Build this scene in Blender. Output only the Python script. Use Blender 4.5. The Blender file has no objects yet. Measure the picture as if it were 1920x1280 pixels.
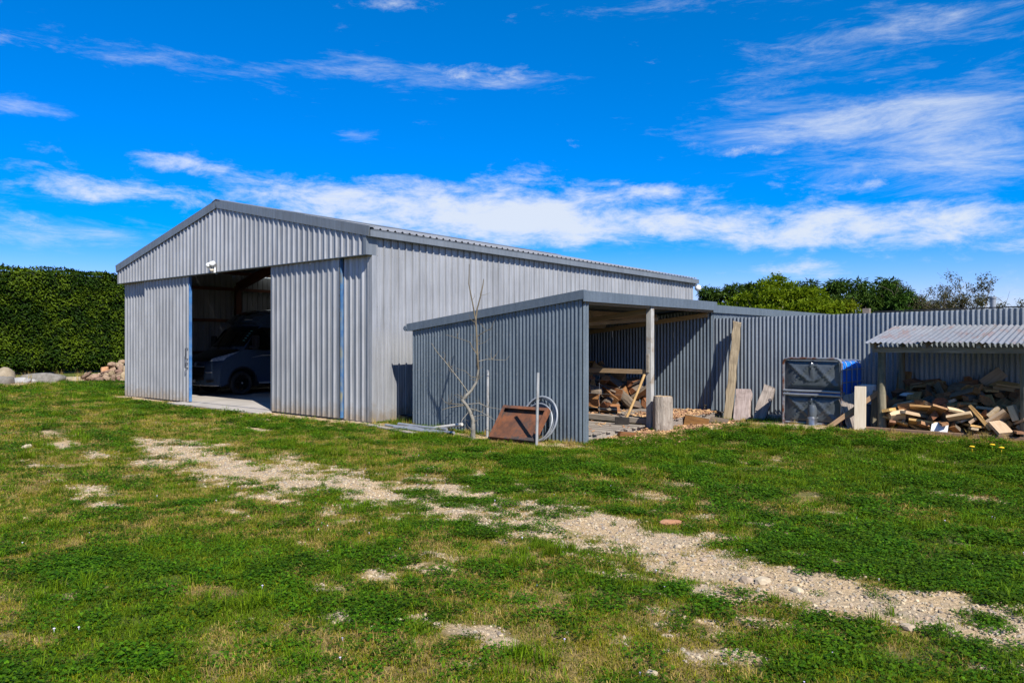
import bpy, bmesh, math, random
import numpy as np
from mathutils import Vector, Matrix, Quaternion, noise as mnoise
SC = bpy.context.scene
COL = SC.collection
R = math.radians

# ------------------------------------------------------------------ camera
YAW = 40.7155
cam = bpy.data.cameras.new('camera'); cam.lens = 26.625; cam.sensor_width = 36; cam.clip_end = 3000; cam.clip_start = .05
cam_o = bpy.data.objects.new('camera', cam); COL.objects.link(cam_o)
cam_o.location = (0, 0, 1.6); cam_o.rotation_euler = (R(90), 0, R(YAW)); SC.camera = cam_o

# ------------------------------------------------------------------ sun + sky
SUN = Vector((.93, -.40, .97)).normalized()
sl = bpy.data.lights.new('sun', 'SUN'); sl.energy = 5.0; sl.angle = R(.53); sl.color = (1, .955, .89)
so = bpy.data.objects.new('sun', sl); COL.objects.link(so)
so.rotation_euler = SUN.to_track_quat('Z', 'Y').to_euler(); so.location = (20, -20, 30)
SC.view_settings.view_transform = 'Standard'; SC.view_settings.look = 'None'
SC.view_settings.exposure = 0.88; SC.view_settings.gamma = 1.0

W = bpy.data.worlds.new('World'); SC.world = W; W.use_nodes = True

def build_world():
    nt = W.node_tree; nt.nodes.clear(); N = nt.nodes.new; L = nt.links.new
    out = N('ShaderNodeOutputWorld'); bg = N('ShaderNodeBackground'); bg.inputs[1].default_value = .061
    L(bg.outputs[0], out.inputs[0])
    sky = N('ShaderNodeTexSky'); sky.sky_type = 'NISHITA'; sky.sun_disc = False
    sky.sun_elevation = math.asin(SUN.z); sky.sun_rotation = math.atan2(SUN.x, SUN.y)
    sky.air_density = 1.0; sky.dust_density = .25; sky.ozone_density = 3.0; sky.altitude = 300
    hs = N('ShaderNodeHueSaturation'); hs.inputs['Saturation'].default_value = SKY_SAT; hs.inputs['Value'].default_value = SKY_VAL
    hs.inputs['Hue'].default_value = SKY_HUE
    L(sky.outputs[0], hs.inputs['Color'])
    sp = N('ShaderNodeSeparateColor'); L(hs.outputs[0], sp.inputs[0]); cc = N('ShaderNodeCombineColor')
    def m(op, a, b=None, c=None, clamp=False):
        n = N('ShaderNodeMath'); n.operation = op; n.use_clamp = clamp
        for i, v in enumerate((a, b, c)):
            if v is None: continue
            if isinstance(v, (int, float)): n.inputs[i].default_value = v
            else: L(v, n.inputs[i])
        return n.outputs[0]
    L(m('MULTIPLY', sp.outputs[0], .72), cc.inputs[0]); L(m('MULTIPLY', m('POWER', sp.outputs[1], .66), 1.42), cc.inputs[1]); L(m('MULTIPLY', sp.outputs[2], 1.07), cc.inputs[2])
    tc = N('ShaderNodeTexCoord'); d = tc.outputs['Generated']
    def dot(vec):
        n = N('ShaderNodeVectorMath'); n.operation = 'DOT_PRODUCT'; L(d, n.inputs[0]); n.inputs[1].default_value = vec; return n.outputs['Value']
    y = R(YAW)
    right = dot((math.cos(y), math.sin(y), 0)); fwd = dot((-math.sin(y), math.cos(y), 0)); up = dot((0, 0, 1))
    az = m('MULTIPLY', m('ARCTAN2', right, fwd), 57.29578)
    el = m('MULTIPLY', m('ARCSINE', up), 57.29578)
    cmb = N('ShaderNodeCombineXYZ'); L(az, cmb.inputs[0]); L(el, cmb.inputs[1])
    ae = cmb.outputs[0]
    def noise(sx, sy, rot, detail, rough, dist, off):
        mp = N('ShaderNodeMapping'); mp.inputs['Rotation'].default_value = (0, 0, R(rot)); mp.inputs['Scale'].default_value = (sx, sy, 1); mp.inputs['Location'].default_value = (off, off * .7, off * 1.3)
        L(ae, mp.inputs[0])
        t = N('ShaderNodeTexNoise'); t.inputs['Scale'].default_value = 1; t.inputs['Detail'].default_value = detail
        t.inputs['Roughness'].default_value = rough; t.inputs['Distortion'].default_value = dist; L(mp.outputs[0], t.inputs[0]); return t.outputs['Fac']
    def blobs(lst):
        tot = None
        for (a0, e0, ra, re, w) in lst:
            s = N('ShaderNodeVectorMath'); s.operation = 'SUBTRACT'; L(ae, s.inputs[0]); s.inputs[1].default_value = (a0, e0, 0)
            q = N('ShaderNodeVectorMath'); q.operation = 'MULTIPLY'; L(s.outputs[0], q.inputs[0]); q.inputs[1].default_value = (1 / ra, 1 / re, 0)
            k = N('ShaderNodeVectorMath'); k.operation = 'DOT_PRODUCT'; L(q.outputs[0], k.inputs[0]); L(q.outputs[0], k.inputs[1])
            e = m('MULTIPLY', m('EXPONENT', m('MULTIPLY', k.outputs['Value'], -1)), w)
            tot = e if tot is None else m('ADD', tot, e)
        return tot
    def step(v, lo, hi):
        n = N('ShaderNodeMapRange'); n.interpolation_type = 'SMOOTHSTEP'; L(v, n.inputs[0]); n.inputs[1].default_value = lo; n.inputs[2].default_value = hi; return n.outputs[0]
    # fluffy low bank and its patches: (azimuth, elevation, half width, half height, weight)
    bank = blobs(CLOUD_BANK)
    away = step(m('ABSOLUTE', az), 34, 46)          # low bank and cirrus carried on out of view, added to whiten ambient light
    eb = m('DIVIDE', m('SUBTRACT', el, 10.0), 4.2); ring = m('MULTIPLY', m('EXPONENT', m('MULTIPLY', m('MULTIPLY', eb, eb), -1)), .36)
    bank = m('ADD', bank, m('MULTIPLY', ring, away))
    n1 = noise(.22, .58, 4, 13, .68, .25, 3.0)
    n1 = m('MULTIPLY_ADD', n1, 1.2, -.10)
    c1 = step(m('ADD', n1, bank), .66, 1.12)
    # thin high cirrus
    cir = m('ADD', blobs(CLOUD_CIRRUS), m('MULTIPLY', away, .16))
    n2 = noise(.13, .62, -9, 13, .72, .35, 11.0)
    c2 = m('MULTIPLY', step(m('ADD', n2, cir), .62, 1.15), .8)
    dens = m('MAXIMUM', m('MULTIPLY', c1, .92), c2)
    dens = m('MULTIPLY', dens, step(el, -1.0, 2.5))
    mx = N('ShaderNodeMix'); mx.data_type = 'RGBA'; L(dens, mx.inputs['Factor']); L(cc.outputs[0], mx.inputs['A']); mx.inputs['B'].default_value = (6.9, 7.5, 8.4, 1)
    L(mx.outputs['Result'], bg.inputs[0])

SKY_SAT, SKY_VAL, SKY_HUE = 1.9, 1.42, .518
def AE(px, py):   # degrees right of the view axis / above the horizon, from a 1920 x 1280 frame
    return (math.degrees(math.atan((px - 960) / 1420)), math.degrees(math.atan((639 - py) / math.hypot(1420, px - 960))))
CLOUD_BANK = [(*AE(px, py), rx, ry, w) for px, py, rx, ry, w in (
    (560, 375, 6, 1.6, .34), (740, 385, 7, 2.0, .40), (980, 385, 6, 2.2, .42), (1180, 412, 8, 1.6, .38), (1390, 425, 6, 1.2, .34), (900, 440, 12, 1.4, .24),
    (150, 352, 8, 1.2, .38), (60, 420, 6, 1.0, .25), (330, 300, 4, .9, .34), (1250, 357, 5, .6, .36), (1640, 415, 5, 1.3, .36), (1480, 455, 5, .7, .36), (1850, 440, 7, 2.2, .34),
    (1570, 350, 4, 1.0, .26), (1400, 280, 3, .7, .38), (890, 145, 6, 1.0, .26), (1510, 508, 3, .7, .34), (1880, 560, 3, 1.0, .34), (60, 75, 4, .8, .24), (730, 8, 4, .7, .30), (1600, 300, 3.5, 1.1, .22))]
CLOUD_CIRRUS = [(*AE(px, py), rx, ry, w) for px, py, rx, ry, w in (
    (1500, 235, 8, 1.3, .32), (1750, 200, 9, 4.0, .22), (1800, 310, 8, 2.5, .30), (1650, 60, 10, 1.5, .22), (1420, 170, 4, 1.2, .26), (330, 110, 12, 1.1, .20), (900, 150, 7, .9, .30),
    (700, 120, 5, .8, .22), (20, 190, 4, .8, .25), (100, 430, 9, 1.4, .28), (1200, 440, 10, 1.6, .25), (670, 255, 2, .6, .2), (1300, 0, 9, 1.2, .2))]
build_world()

# ------------------------------------------------------------------ mesh helpers
class MB:
    def __init__(s): s.v = []; s.f = []; s.mi = []
    def add(s, vs, fs, mi=0):
        b = len(s.v); s.v += [tuple(v) for v in vs]; s.f += [tuple(b + i for i in f) for f in fs]; s.mi += [mi] * len(fs); return s
    def box(s, c, size, rot=None, mi=0, taper=1.0):
        hx, hy, hz = size[0] / 2, size[1] / 2, size[2] / 2
        vs = [Vector((x * hx * (taper if z > 0 else 1), y * hy * (taper if z > 0 else 1), z * hz)) for x in (-1, 1) for y in (-1, 1) for z in (-1, 1)]
        if rot is not None: vs = [rot @ v for v in vs]
        c = Vector(c)
        return s.add([v + c for v in vs], [(0, 1, 3, 2), (4, 6, 7, 5), (0, 4, 5, 1), (2, 3, 7, 6), (0, 2, 6, 4), (1, 5, 7, 3)], mi)
    def span(s, x0, x1, y0, y1, z0, z1, mi=0):
        return s.box(((x0 + x1) / 2, (y0 + y1) / 2, (z0 + z1) / 2), (x1 - x0, y1 - y0, z1 - z0), None, mi)
    def bar(s, p0, p1, w, h, up=(0, 0, 1), mi=0):
        p0, p1 = Vector(p0), Vector(p1); d = (p1 - p0); ln = d.length; d.normalize()
        up = Vector(up); sd = up.cross(d)
        if sd.length < 1e-4: sd = Vector((1, 0, 0)).cross(d)
        sd.normalize(); u2 = d.cross(sd)
        m = Matrix((d, sd, u2)).transposed()
        return s.box((p0 + p1) / 2, (ln, w, h), m, mi)
    def tube(s, pts, r, n=8, mi=0, caps=True, closed=False):
        pts = [Vector(p) for p in pts]; k = len(pts)
        rs = list(r) if hasattr(r, '__len__') else [r] * k
        vs = []; prev = None
        for i, p in enumerate(pts):
            if closed: t = pts[(i + 1) % k] - pts[i - 1]
            else: t = pts[min(i + 1, k - 1)] - pts[max(i - 1, 0)]
            t.normalize()
            if prev is None:
                a = Vector((0, 0, 1)) if abs(t.z) < .9 else Vector((1, 0, 0)); a = (a - t * a.dot(t)).normalized()
            else:
                a = (prev - t * prev.dot(t)).normalized()
            prev = a; b = t.cross(a)
            for j in range(n):
                w = 2 * math.pi * j / n; vs.append(p + (a * math.cos(w) + b * math.sin(w)) * rs[i])
        fs = []
        for i in range(k if closed else k - 1):
            i2 = (i + 1) % k
            for j in range(n): fs.append((i * n + j, i * n + (j + 1) % n, i2 * n + (j + 1) % n, i2 * n + j))
        if caps and not closed: fs += [tuple(range(n))[::-1], tuple((k - 1) * n + j for j in range(n))]
        return s.add(vs, fs, mi)
    def lathe(s, prof, c=(0, 0, 0), n=24, rot=None, mi=0):
        vs = []; c = Vector(c)
        for r, z in prof:
            for j in range(n):
                w = 2 * math.pi * j / n; v = Vector((r * math.cos(w), r * math.sin(w), z)); vs.append((rot @ v if rot is not None else v) + c)
        fs = []
        for i in range(len(prof) - 1):
            for j in range(n): fs.append((i * n + j, i * n + (j + 1) % n, (i + 1) * n + (j + 1) % n, (i + 1) * n + j))
        return s.add(vs, fs, mi)
    def prism(s, poly, d, mi=0):   # poly: list of 3-D points, d: extrusion vector
        k = len(poly); a = [Vector(p) for p in poly]; d = Vector(d)
        return s.add(a + [p + d for p in a], [tuple(range(k))[::-1], tuple(range(k, 2 * k))] + [(i, (i + 1) % k, k + (i + 1) % k, k + i) for i in range(k)], mi)
    def mesh(s, name, mats, smooth=False, off=(0, 0, 0)):
        me = bpy.data.meshes.new(name); o = Vector(off)
        me.from_pydata([tuple(Vector(v) - o) for v in s.v], [], s.f)
        for m in (mats if isinstance(mats, (list, tuple)) else [mats]): me.materials.append(m)
        if any(s.mi): me.polygons.foreach_set('material_index', s.mi)
        if smooth: me.shade_smooth()
        me.update(); return me
    def build(s, name, mat, parent=None, smooth=False, bevel=0, loc=None):
        off = ORG.get(parent.name, Vector()) if parent is not None else (Vector(loc) if loc else Vector())
        o = bpy.data.objects.new(name, s.mesh(name, mat, smooth, off)); COL.objects.link(o)
        if parent is not None: o.parent = parent; ORG[o.name] = off.copy()
        else: o.location = off; ORG[o.name] = off.copy()
        if bevel:
            b = o.modifiers.new('bevel', 'BEVEL'); b.width = bevel; b.segments = 2; b.limit_method = 'ANGLE'; b.angle_limit = R(35)
        return o
ORG = {}
def fix_smooth(o, ang=35):
    me = o.data; me.shade_smooth()
    try: me.set_sharp_from_angle(angle=R(ang))
    except Exception: pass
    return o
def tag(o, label, cat, group=None, kind=None):
    if label: o['label'] = label
    if cat: o['category'] = cat
    if group: o['group'] = group
    if kind: o['kind'] = kind
    return o
def thing(name, label, cat, loc=(0, 0, 0), rotz=0, group=None):
    o = bpy.data.objects.new(name, None); COL.objects.link(o); o.empty_display_size = .2
    o.location = loc; o.rotation_euler = (0, 0, rotz); ORG[o.name] = Vector(loc) if rotz == 0 else Vector()
    return tag(o, label, cat, group)
def sub(name, me, parent, loc=(0, 0, 0), rot=None):
    o = bpy.data.objects.new(name, me); COL.objects.link(o); o.parent = parent; o.location = loc
    if rot is not None: o.rotation_euler = rot
    ORG[o.name] = Vector(loc); return o

# ------------------------------------------------------------------ numpy value noise
_rng = np.random.RandomState(5); _LAT = _rng.rand(256, 256)
def vnoise(x, y):
    xi = np.floor(x).astype(int); yi = np.floor(y).astype(int); fx = x - xi; fy = y - yi
    fx = fx * fx * (3 - 2 * fx); fy = fy * fy * (3 - 2 * fy)
    g = lambda i, j: _LAT[i & 255, j & 255]
    return (g(xi, yi) * (1 - fx) + g(xi + 1, yi) * fx) * (1 - fy) + (g(xi, yi + 1) * (1 - fx) + g(xi + 1, yi + 1) * fx) * fy
def fbm(x, y, o=5, g=.5):
    s = 0; a = 1; t = 0
    for i in range(o):
        s = s + a * vnoise(x * 2 ** i + 17.3 * i, y * 2 ** i + 9.1 * i); t += a; a *= g
    return s / t
def sst(a, b, x):
    t = np.clip((x - a) / (b - a), 0, 1); return t * t * (3 - 2 * t)

# ------------------------------------------------------------------ materials
def NT(name):
    m = bpy.data.materials.new(name); m.use_nodes = True; nt = m.node_tree; nt.nodes.clear()
    o = nt.nodes.new('ShaderNodeOutputMaterial'); p = nt.nodes.new('ShaderNodeBsdfPrincipled'); nt.links.new(p.outputs[0], o.inputs[0]); return m, nt, p, o
ALBEDO = .76
def rgba(c): return (c[0] * ALBEDO, c[1] * ALBEDO, c[2] * ALBEDO, 1)
def mat(name, c1, c2=None, rough=.6, metal=0, scale=6, stretch=(1, 1, 1), lo=.35, hi=.65, bump=0, bscale=None, bdist=.01, rnd=0, spec=.5, detail=6, dirt=None, dscale=2.5, dlo=.5, dhi=.7, rvar=0, coat=0):
    m, nt, p, o = NT(name); N = nt.nodes.new; L = nt.links.new
    tc = N('ShaderNodeTexCoord'); mp = N('ShaderNodeMapping'); mp.inputs['Scale'].default_value = stretch
    oi = N('ShaderNodeObjectInfo')
    ad = N('ShaderNodeVectorMath'); ad.operation = 'MULTIPLY_ADD'; L(tc.outputs['Object'], ad.inputs[0]); ad.inputs[1].default_value = (1, 1, 1)
    mr = N('ShaderNodeMath'); mr.operation = 'MULTIPLY'; L(oi.outputs['Random'], mr.inputs[0]); mr.inputs[1].default_value = 37.0 if rnd else 0.0
    L(mr.outputs[0], ad.inputs[2]); L(ad.outputs[0], mp.inputs[0])
    t = N('ShaderNodeTexNoise'); t.inputs['Scale'].default_value = scale; t.inputs['Detail'].default_value = detail; t.inputs['Roughness'].default_value = .6; L(mp.outputs[0], t.inputs[0])
    rmp = N('ShaderNodeMapRange'); L(t.outputs['Fac'], rmp.inputs[0]); rmp.inputs[1].default_value = lo; rmp.inputs[2].default_value = hi
    mx = N('ShaderNodeMix'); mx.data_type = 'RGBA'; mx.inputs['A'].default_value = rgba(c1); mx.inputs['B'].default_value = rgba(c2 or c1); L(rmp.outputs[0], mx.inputs['Factor'])
    col = mx.outputs['Result']
    if dirt:
        t2 = N('ShaderNodeTexNoise'); t2.inputs['Scale'].default_value = dscale; t2.inputs['Detail'].default_value = 7; t2.inputs['Roughness'].default_value = .65; L(ad.outputs[0], t2.inputs[0])
        r2 = N('ShaderNodeMapRange'); L(t2.outputs['Fac'], r2.inputs[0]); r2.inputs[1].default_value = dlo; r2.inputs[2].default_value = dhi
        m2 = N('ShaderNodeMix'); m2.data_type = 'RGBA'; L(r2.outputs[0], m2.inputs['Factor']); L(col, m2.inputs['A']); m2.inputs['B'].default_value = rgba(dirt); col = m2.outputs['Result']
    if rnd:
        h = N('ShaderNodeHueSaturation'); L(col, h.inputs['Color'])
        k = N('ShaderNodeMapRange'); L(oi.outputs['Random'], k.inputs[0]); k.inputs[3].default_value = 1 - rnd; k.inputs[4].default_value = 1 + rnd; L(k.outputs[0], h.inputs['Value'])
        k2 = N('ShaderNodeMapRange'); L(oi.outputs['Random'], k2.inputs[0]); k2.inputs[3].default_value = .5 - .02 * min(1, rnd * 3); k2.inputs[4].default_value = .5 + .015 * min(1, rnd * 3); L(k2.outputs[0], h.inputs['Hue'])
        col = h.outputs[0]
    L(col, p.inputs['Base Color'])
    p.inputs['Roughness'].default_value = rough; p.inputs['Metallic'].default_value = metal; p.inputs['Specular IOR Level'].default_value = spec
    if coat: p.inputs['Coat Weight'].default_value = coat; p.inputs['Coat Roughness'].default_value = .05
    if rvar:
        k = N('ShaderNodeMapRange'); L(t.outputs['Fac'], k.inputs[0]); k.inputs[1].default_value = .3; k.inputs[2].default_value = .7; k.inputs[3].default_value = rough - rvar; k.inputs[4].default_value = rough + rvar; L(k.outputs[0], p.inputs['Roughness'])
    if bump:
        t3 = N('ShaderNodeTexNoise'); t3.inputs['Scale'].default_value = bscale or scale * 3; t3.inputs['Detail'].default_value = 4; L(mp.outputs[0], t3.inputs[0])
        b = N('ShaderNodeBump'); b.inputs['Strength'].default_value = bump; b.inputs['Distance'].default_value = bdist; L(t3.outputs['Fac'], b.inputs['Height']); L(b.outputs[0], p.inputs['Normal'])
    return m
def metal_sheet(name, c1, c2, rough, metal, streak=.5, spangle=.12, rust=None, rlo=.62, rhi=.75, warp=.25, rnd=.05, mud=False):
    m, nt, p, o = NT(name); N = nt.nodes.new; L = nt.links.new
    tc = N('ShaderNodeTexCoord'); oi = N('ShaderNodeObjectInfo')
    ad = N('ShaderNodeVectorMath'); ad.operation = 'ADD'; L(tc.outputs['Object'], ad.inputs[0])
    mr = N('ShaderNodeMath'); mr.operation = 'MULTIPLY'; L(oi.outputs['Random'], mr.inputs[0]); mr.inputs[1].default_value = 53; L(mr.outputs[0], ad.inputs[1])
    mp = N('ShaderNodeMapping'); mp.inputs['Scale'].default_value = (9, 9, .55); L(ad.outputs[0], mp.inputs[0])
    t = N('ShaderNodeTexNoise'); t.inputs['Scale'].default_value = 1.6; t.inputs['Detail'].default_value = 7; t.inputs['Roughness'].default_value = .65; L(mp.outputs[0], t.inputs[0])
    vo = N('ShaderNodeTexVoronoi'); vo.inputs['Scale'].default_value = 55; L(ad.outputs[0], vo.inputs[0])
    big = N('ShaderNodeTexNoise'); big.inputs['Scale'].default_value = 1.1; big.inputs['Detail'].default_value = 5; L(ad.outputs[0], big.inputs[0])
    f = N('ShaderNodeMath'); f.operation = 'MULTIPLY_ADD'; L(vo.outputs['Color'], f.inputs[0]); f.inputs[1].default_value = spangle; L(t.outputs['Fac'], f.inputs[2])
    f2 = N('ShaderNodeMath'); f2.operation = 'MULTIPLY_ADD'; L(big.outputs['Fac'], f2.inputs[0]); f2.inputs[1].default_value = .5; L(f.outputs[0], f2.inputs[2])
    mrg = N('ShaderNodeMapRange'); L(f2.outputs[0], mrg.inputs[0]); mrg.inputs[1].default_value = .8 - streak * .4; mrg.inputs[2].default_value = .8 + streak * .4
    mx = N('ShaderNodeMix'); mx.data_type = 'RGBA'; mx.inputs['A'].default_value = rgba(c1); mx.inputs['B'].default_value = rgba(c2); L(mrg.outputs[0], mx.inputs['Factor'])
    col = mx.outputs['Result']; mt = None
    if rust:
        rn = N('ShaderNodeTexNoise'); rn.inputs['Scale'].default_value = 2.2; rn.inputs['Detail'].default_value = 8; rn.inputs['Roughness'].default_value = .7
        mp2 = N('ShaderNodeMapping'); mp2.inputs['Scale'].default_value = (2.5, 1, 1); L(ad.outputs[0], mp2.inputs[0]); L(mp2.outputs[0], rn.inputs[0])
        rr = N('ShaderNodeMapRange'); L(rn.outputs['Fac'], rr.inputs[0]); rr.inputs[1].default_value = rlo; rr.inputs[2].default_value = rhi
        m2 = N('ShaderNodeMix'); m2.data_type = 'RGBA'; L(rr.outputs[0], m2.inputs['Factor']); L(col, m2.inputs['A']); m2.inputs['B'].default_value = rgba(rust); col = m2.outputs['Result']
        mt = N('ShaderNodeMapRange'); L(rr.outputs[0], mt.inputs[0]); mt.inputs[3].default_value = metal; mt.inputs[4].default_value = .05; L(mt.outputs[0], p.inputs['Metallic'])
    if mud:   # soil splashed up from the ground: a band whose height wanders
        ge = N('ShaderNodeNewGeometry'); sz = N('ShaderNodeSeparateXYZ'); L(ge.outputs['Position'], sz.inputs[0])
        mn = N('ShaderNodeTexNoise'); mn.inputs['Scale'].default_value = 5; mn.inputs['Detail'].default_value = 8; mn.inputs['Roughness'].default_value = .75; L(ge.outputs['Position'], mn.inputs[0])
        ma = N('ShaderNodeMath'); ma.operation = 'MULTIPLY_ADD'; L(mn.outputs['Fac'], ma.inputs[0]); ma.inputs[1].default_value = -.9; L(sz.outputs['Z'], ma.inputs[2])
        mm = N('ShaderNodeMapRange'); L(ma.outputs[0], mm.inputs[0]); mm.inputs[1].default_value = -.42; mm.inputs[2].default_value = -.10; mm.inputs[3].default_value = .75; mm.inputs[4].default_value = 0
        m3 = N('ShaderNodeMix'); m3.data_type = 'RGBA'; L(mm.outputs[0], m3.inputs['Factor']); L(col, m3.inputs['A']); m3.inputs['B'].default_value = rgba((.26, .20, .13)); col = m3.outputs['Result']
    h = N('ShaderNodeHueSaturation'); L(col, h.inputs['Color']); k = N('ShaderNodeMapRange'); L(oi.outputs['Random'], k.inputs[0]); k.inputs[3].default_value = 1 - rnd; k.inputs[4].default_value = 1 + rnd; L(k.outputs[0], h.inputs['Value'])
    L(h.outputs[0], p.inputs['Base Color'])
    if mt is None: p.inputs['Metallic'].default_value = metal
    kr = N('ShaderNodeMapRange'); L(mrg.outputs[0], kr.inputs[0]); kr.inputs[3].default_value = rough + .08; kr.inputs[4].default_value = rough - .05; L(kr.outputs[0], p.inputs['Roughness'])
    wn = N('ShaderNodeTexNoise'); wn.inputs['Scale'].default_value = 2.6; wn.inputs['Detail'].default_value = 3; L(ad.outputs[0], wn.inputs[0])
    b = N('ShaderNodeBump'); b.inputs['Strength'].default_value = warp; b.inputs['Distance'].default_value = .03; L(wn.outputs['Fac'], b.inputs['Height']); L(b.outputs[0], p.inputs['Normal'])
    return m

M = {}
M['zinc'] = metal_sheet('zincalume', (.265, .272, .28), (.425, .432, .442), .36, .20, .5, .05, warp=.15, mud=True)
M['zinc_side'] = M['zinc']
M['fence'] = metal_sheet('galvanised_fence', (.135, .16, .18), (.30, .332, .355), .40, .25, .8, .22, rust=(.20, .13, .08), rlo=.76, rhi=.9, warp=.12)
M['flash'] = metal_sheet('grey_flashing', (.17, .19, .21), (.24, .265, .285), .45, .3, .5, .05)
M['galv'] = metal_sheet('galvanised_old', (.066, .09, .108), (.19, .228, .258), .38, .28, .8, .25, rust=(.20, .13, .08), rlo=.74, rhi=.9, warp=.12)
M['galv_flash'] = metal_sheet('galvanised_flashing', (.085, .112, .138), (.17, .205, .24), .5, .3, .8, .3)
M['roof_rust'] = metal_sheet('weathered_roof', (.17, .18, .19), (.31, .32, .335), .5, .2, .7, .2, rust=(.22, .11, .075), rlo=.50, rhi=.72)
M['pipe'] = mat('grey_pipe', (.28, .30, .32), (.40, .42, .44), .45, .4, scale=9)
M['blue_paint'] = mat('blue_frame_paint', (.02, .10, .30), (.04, .17, .40), .55, 0, scale=7, dirt=(.16, .24, .34), dscale=1.6, dlo=.48, dhi=.7)
M['blue_worn'] = mat('worn_blue_paint', (.03, .10, .24), (.05, .16, .32), .6, 0, scale=7, dirt=(.22, .21, .13), dscale=1.3, dlo=.48, dhi=.66)
M['oxide'] = mat('red_oxide_steel', (.16, .05, .016), (.11, .035, .012), .6, 0, scale=5)
M['concrete'] = mat('concrete', (.36, .33, .29), (.48, .44, .39), .9, 0, scale=2.2, bump=.3, bscale=40, dirt=(.24, .21, .18), dscale=1.1)
M['timber_grey'] = mat('weathered_timber', (.20, .165, .13), (.36, .31, .25), .85, 0, scale=3, stretch=(1.2, 14, 14), bump=.5, bscale=9, bdist=.006, rnd=.18)
M['timber_post'] = mat('round_post_timber', (.15, .13, .085), (.27, .23, .15), .9, 0, scale=3, stretch=(14, 14, 1.2), bump=.5, bscale=9, bdist=.008, dirt=(.06, .07, .04), dscale=2.5, dlo=.55, dhi=.75)
M['timber_rafter'] = mat('rafter_timber', (.30, .20, .10), (.42, .30, .17), .75, 0, scale=3, stretch=(1.2, 14, 14), rnd=.15)
M['timber_pale'] = mat('pale_plank', (.62, .50, .34), (.72, .62, .46), .7, 0, scale=3, stretch=(14, 14, 1), bump=.15, bscale=8, bdist=.003)
M['offcut'] = mat('offcut_timber', (.30, .145, .045), (.50, .29, .11), .75, 0, scale=3, stretch=(1.4, 14, 14), bump=.3, bscale=9, bdist=.003, rnd=.38)
M['offcut_pale'] = mat('pale_offcut_timber', (.46, .32, .18), (.62, .46, .29), .75, 0, scale=3, stretch=(1.4, 14, 14), bump=.2, bscale=9, bdist=.003, rnd=.15)
M['log'] = mat('split_log', (.20, .08, .025), (.36, .165, .05), .85, 0, scale=3, stretch=(1.2, 12, 12), bump=.6, bscale=8, bdist=.01, rnd=.25)
M['bark'] = mat('bark', (.10, .075, .05), (.19, .145, .10), .95, 0, scale=5, stretch=(1, 6, 6), bump=.9, bscale=8, bdist=.02, rnd=.2)
M['black'] = mat('black_plastic', (.012, .012, .013), (.02, .02, .021), .45, 0, scale=5)
M['white_paint'] = mat('white_paint', (.72, .74, .74), (.80, .81, .80), .5, 0, scale=6, dirt=(.5, .47, .4), dscale=3, dlo=.55, dhi=.75)
def added_skylight():
    m, nt, p, o = NT('added_skylight'); t = nt.nodes.new('ShaderNodeBsdfTranslucent'); t.inputs[0].default_value = (.62, .62, .52, 1); ms = nt.nodes.new('ShaderNodeMixShader'); ms.inputs[0].default_value = .75
    p.inputs['Base Color'].default_value = (.5, .5, .45, 1); nt.links.new(p.outputs[0], ms.inputs[1]); nt.links.new(t.outputs[0], ms.inputs[2]); nt.links.new(ms.outputs[0], o.inputs[0]); return m
M['added_skylight'] = added_skylight()

# ------------------------------------------------------------------ ground
def gz(x, y):
    x = np.asarray(x, float); y = np.asarray(y, float)
    rise = sst(9.8, 12.8, y) * sst(-8.6, -6.8, x) * (.07 + .15 * sst(-7.0, -4.3, x))
    bumps = (fbm(x * .9, y * .9, 3) - .5) * .05 * (1 - sst(8.2, 9.2, y) * (x < -6)) * (1 - sst(11, 12, y))
    far = sst(-27, -33, x) * .04
    return rise + bumps + far - .02 * sst(16, 60, np.hypot(x, y))
def gz1(x, y): return float(gz(np.array([x]), np.array([y]))[0])
PX = np.array([-13, -11.2, -8.8, -7.5, -6.5, -5.0, -4.3, -3.2, -2.4, -1.8, -1.2, -.6, 1, 4])
PY = np.array([5.45, 5.3, 4.9, 5.0, 5.22, 5.12, 5.2, 5.0, 5.02, 4.98, 4.95, 4.86, 4.8, 4.7])
PW = np.array([.1, .42, .68, .70, .60, .58, .56, .48, .42, .40, .42, .44, .42, .4])
SPOTS = [(-10.75, 3.45, .55, .22), (-8.9, 3.2, .75, .2), (-8.0, 2.95, .5, .16), (-6.6, 3.65, .42, .16), (-5.2, 3.5, .16, .1), (-4.05, 3.33, .18, .12), (-4.1, 2.94, .2, .1), (-3.3, 2.97, .16, .08),
         (-12.3, 8.0, .7, .25), (-12.5, 7.35, .9, .22), (-13.0, 4.4, .8, .3), (-14.8, 4.8, 1.0, .35), (-11.4, 4.3, .5, .2), (-2.7, 6.45, .22, .09), (-1.4, 8.9, .7, .3), (-4.2, 7.05, .28, .1), (-1.75, 4.25, .34, .14),
         (-1.62, 3.7, .25, .12), (-1.83, 3.5, .22, .1), (-11.5, 9.2, .5, .12), (-10.5, 8.75, .3, .1), (-2.9, 5.55, .3, .12), (-4.9, 4.5, .3, .12), (-3.0, 4.35, .35, .12), (-15.2, 8.5, 1.2, .16)]
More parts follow.
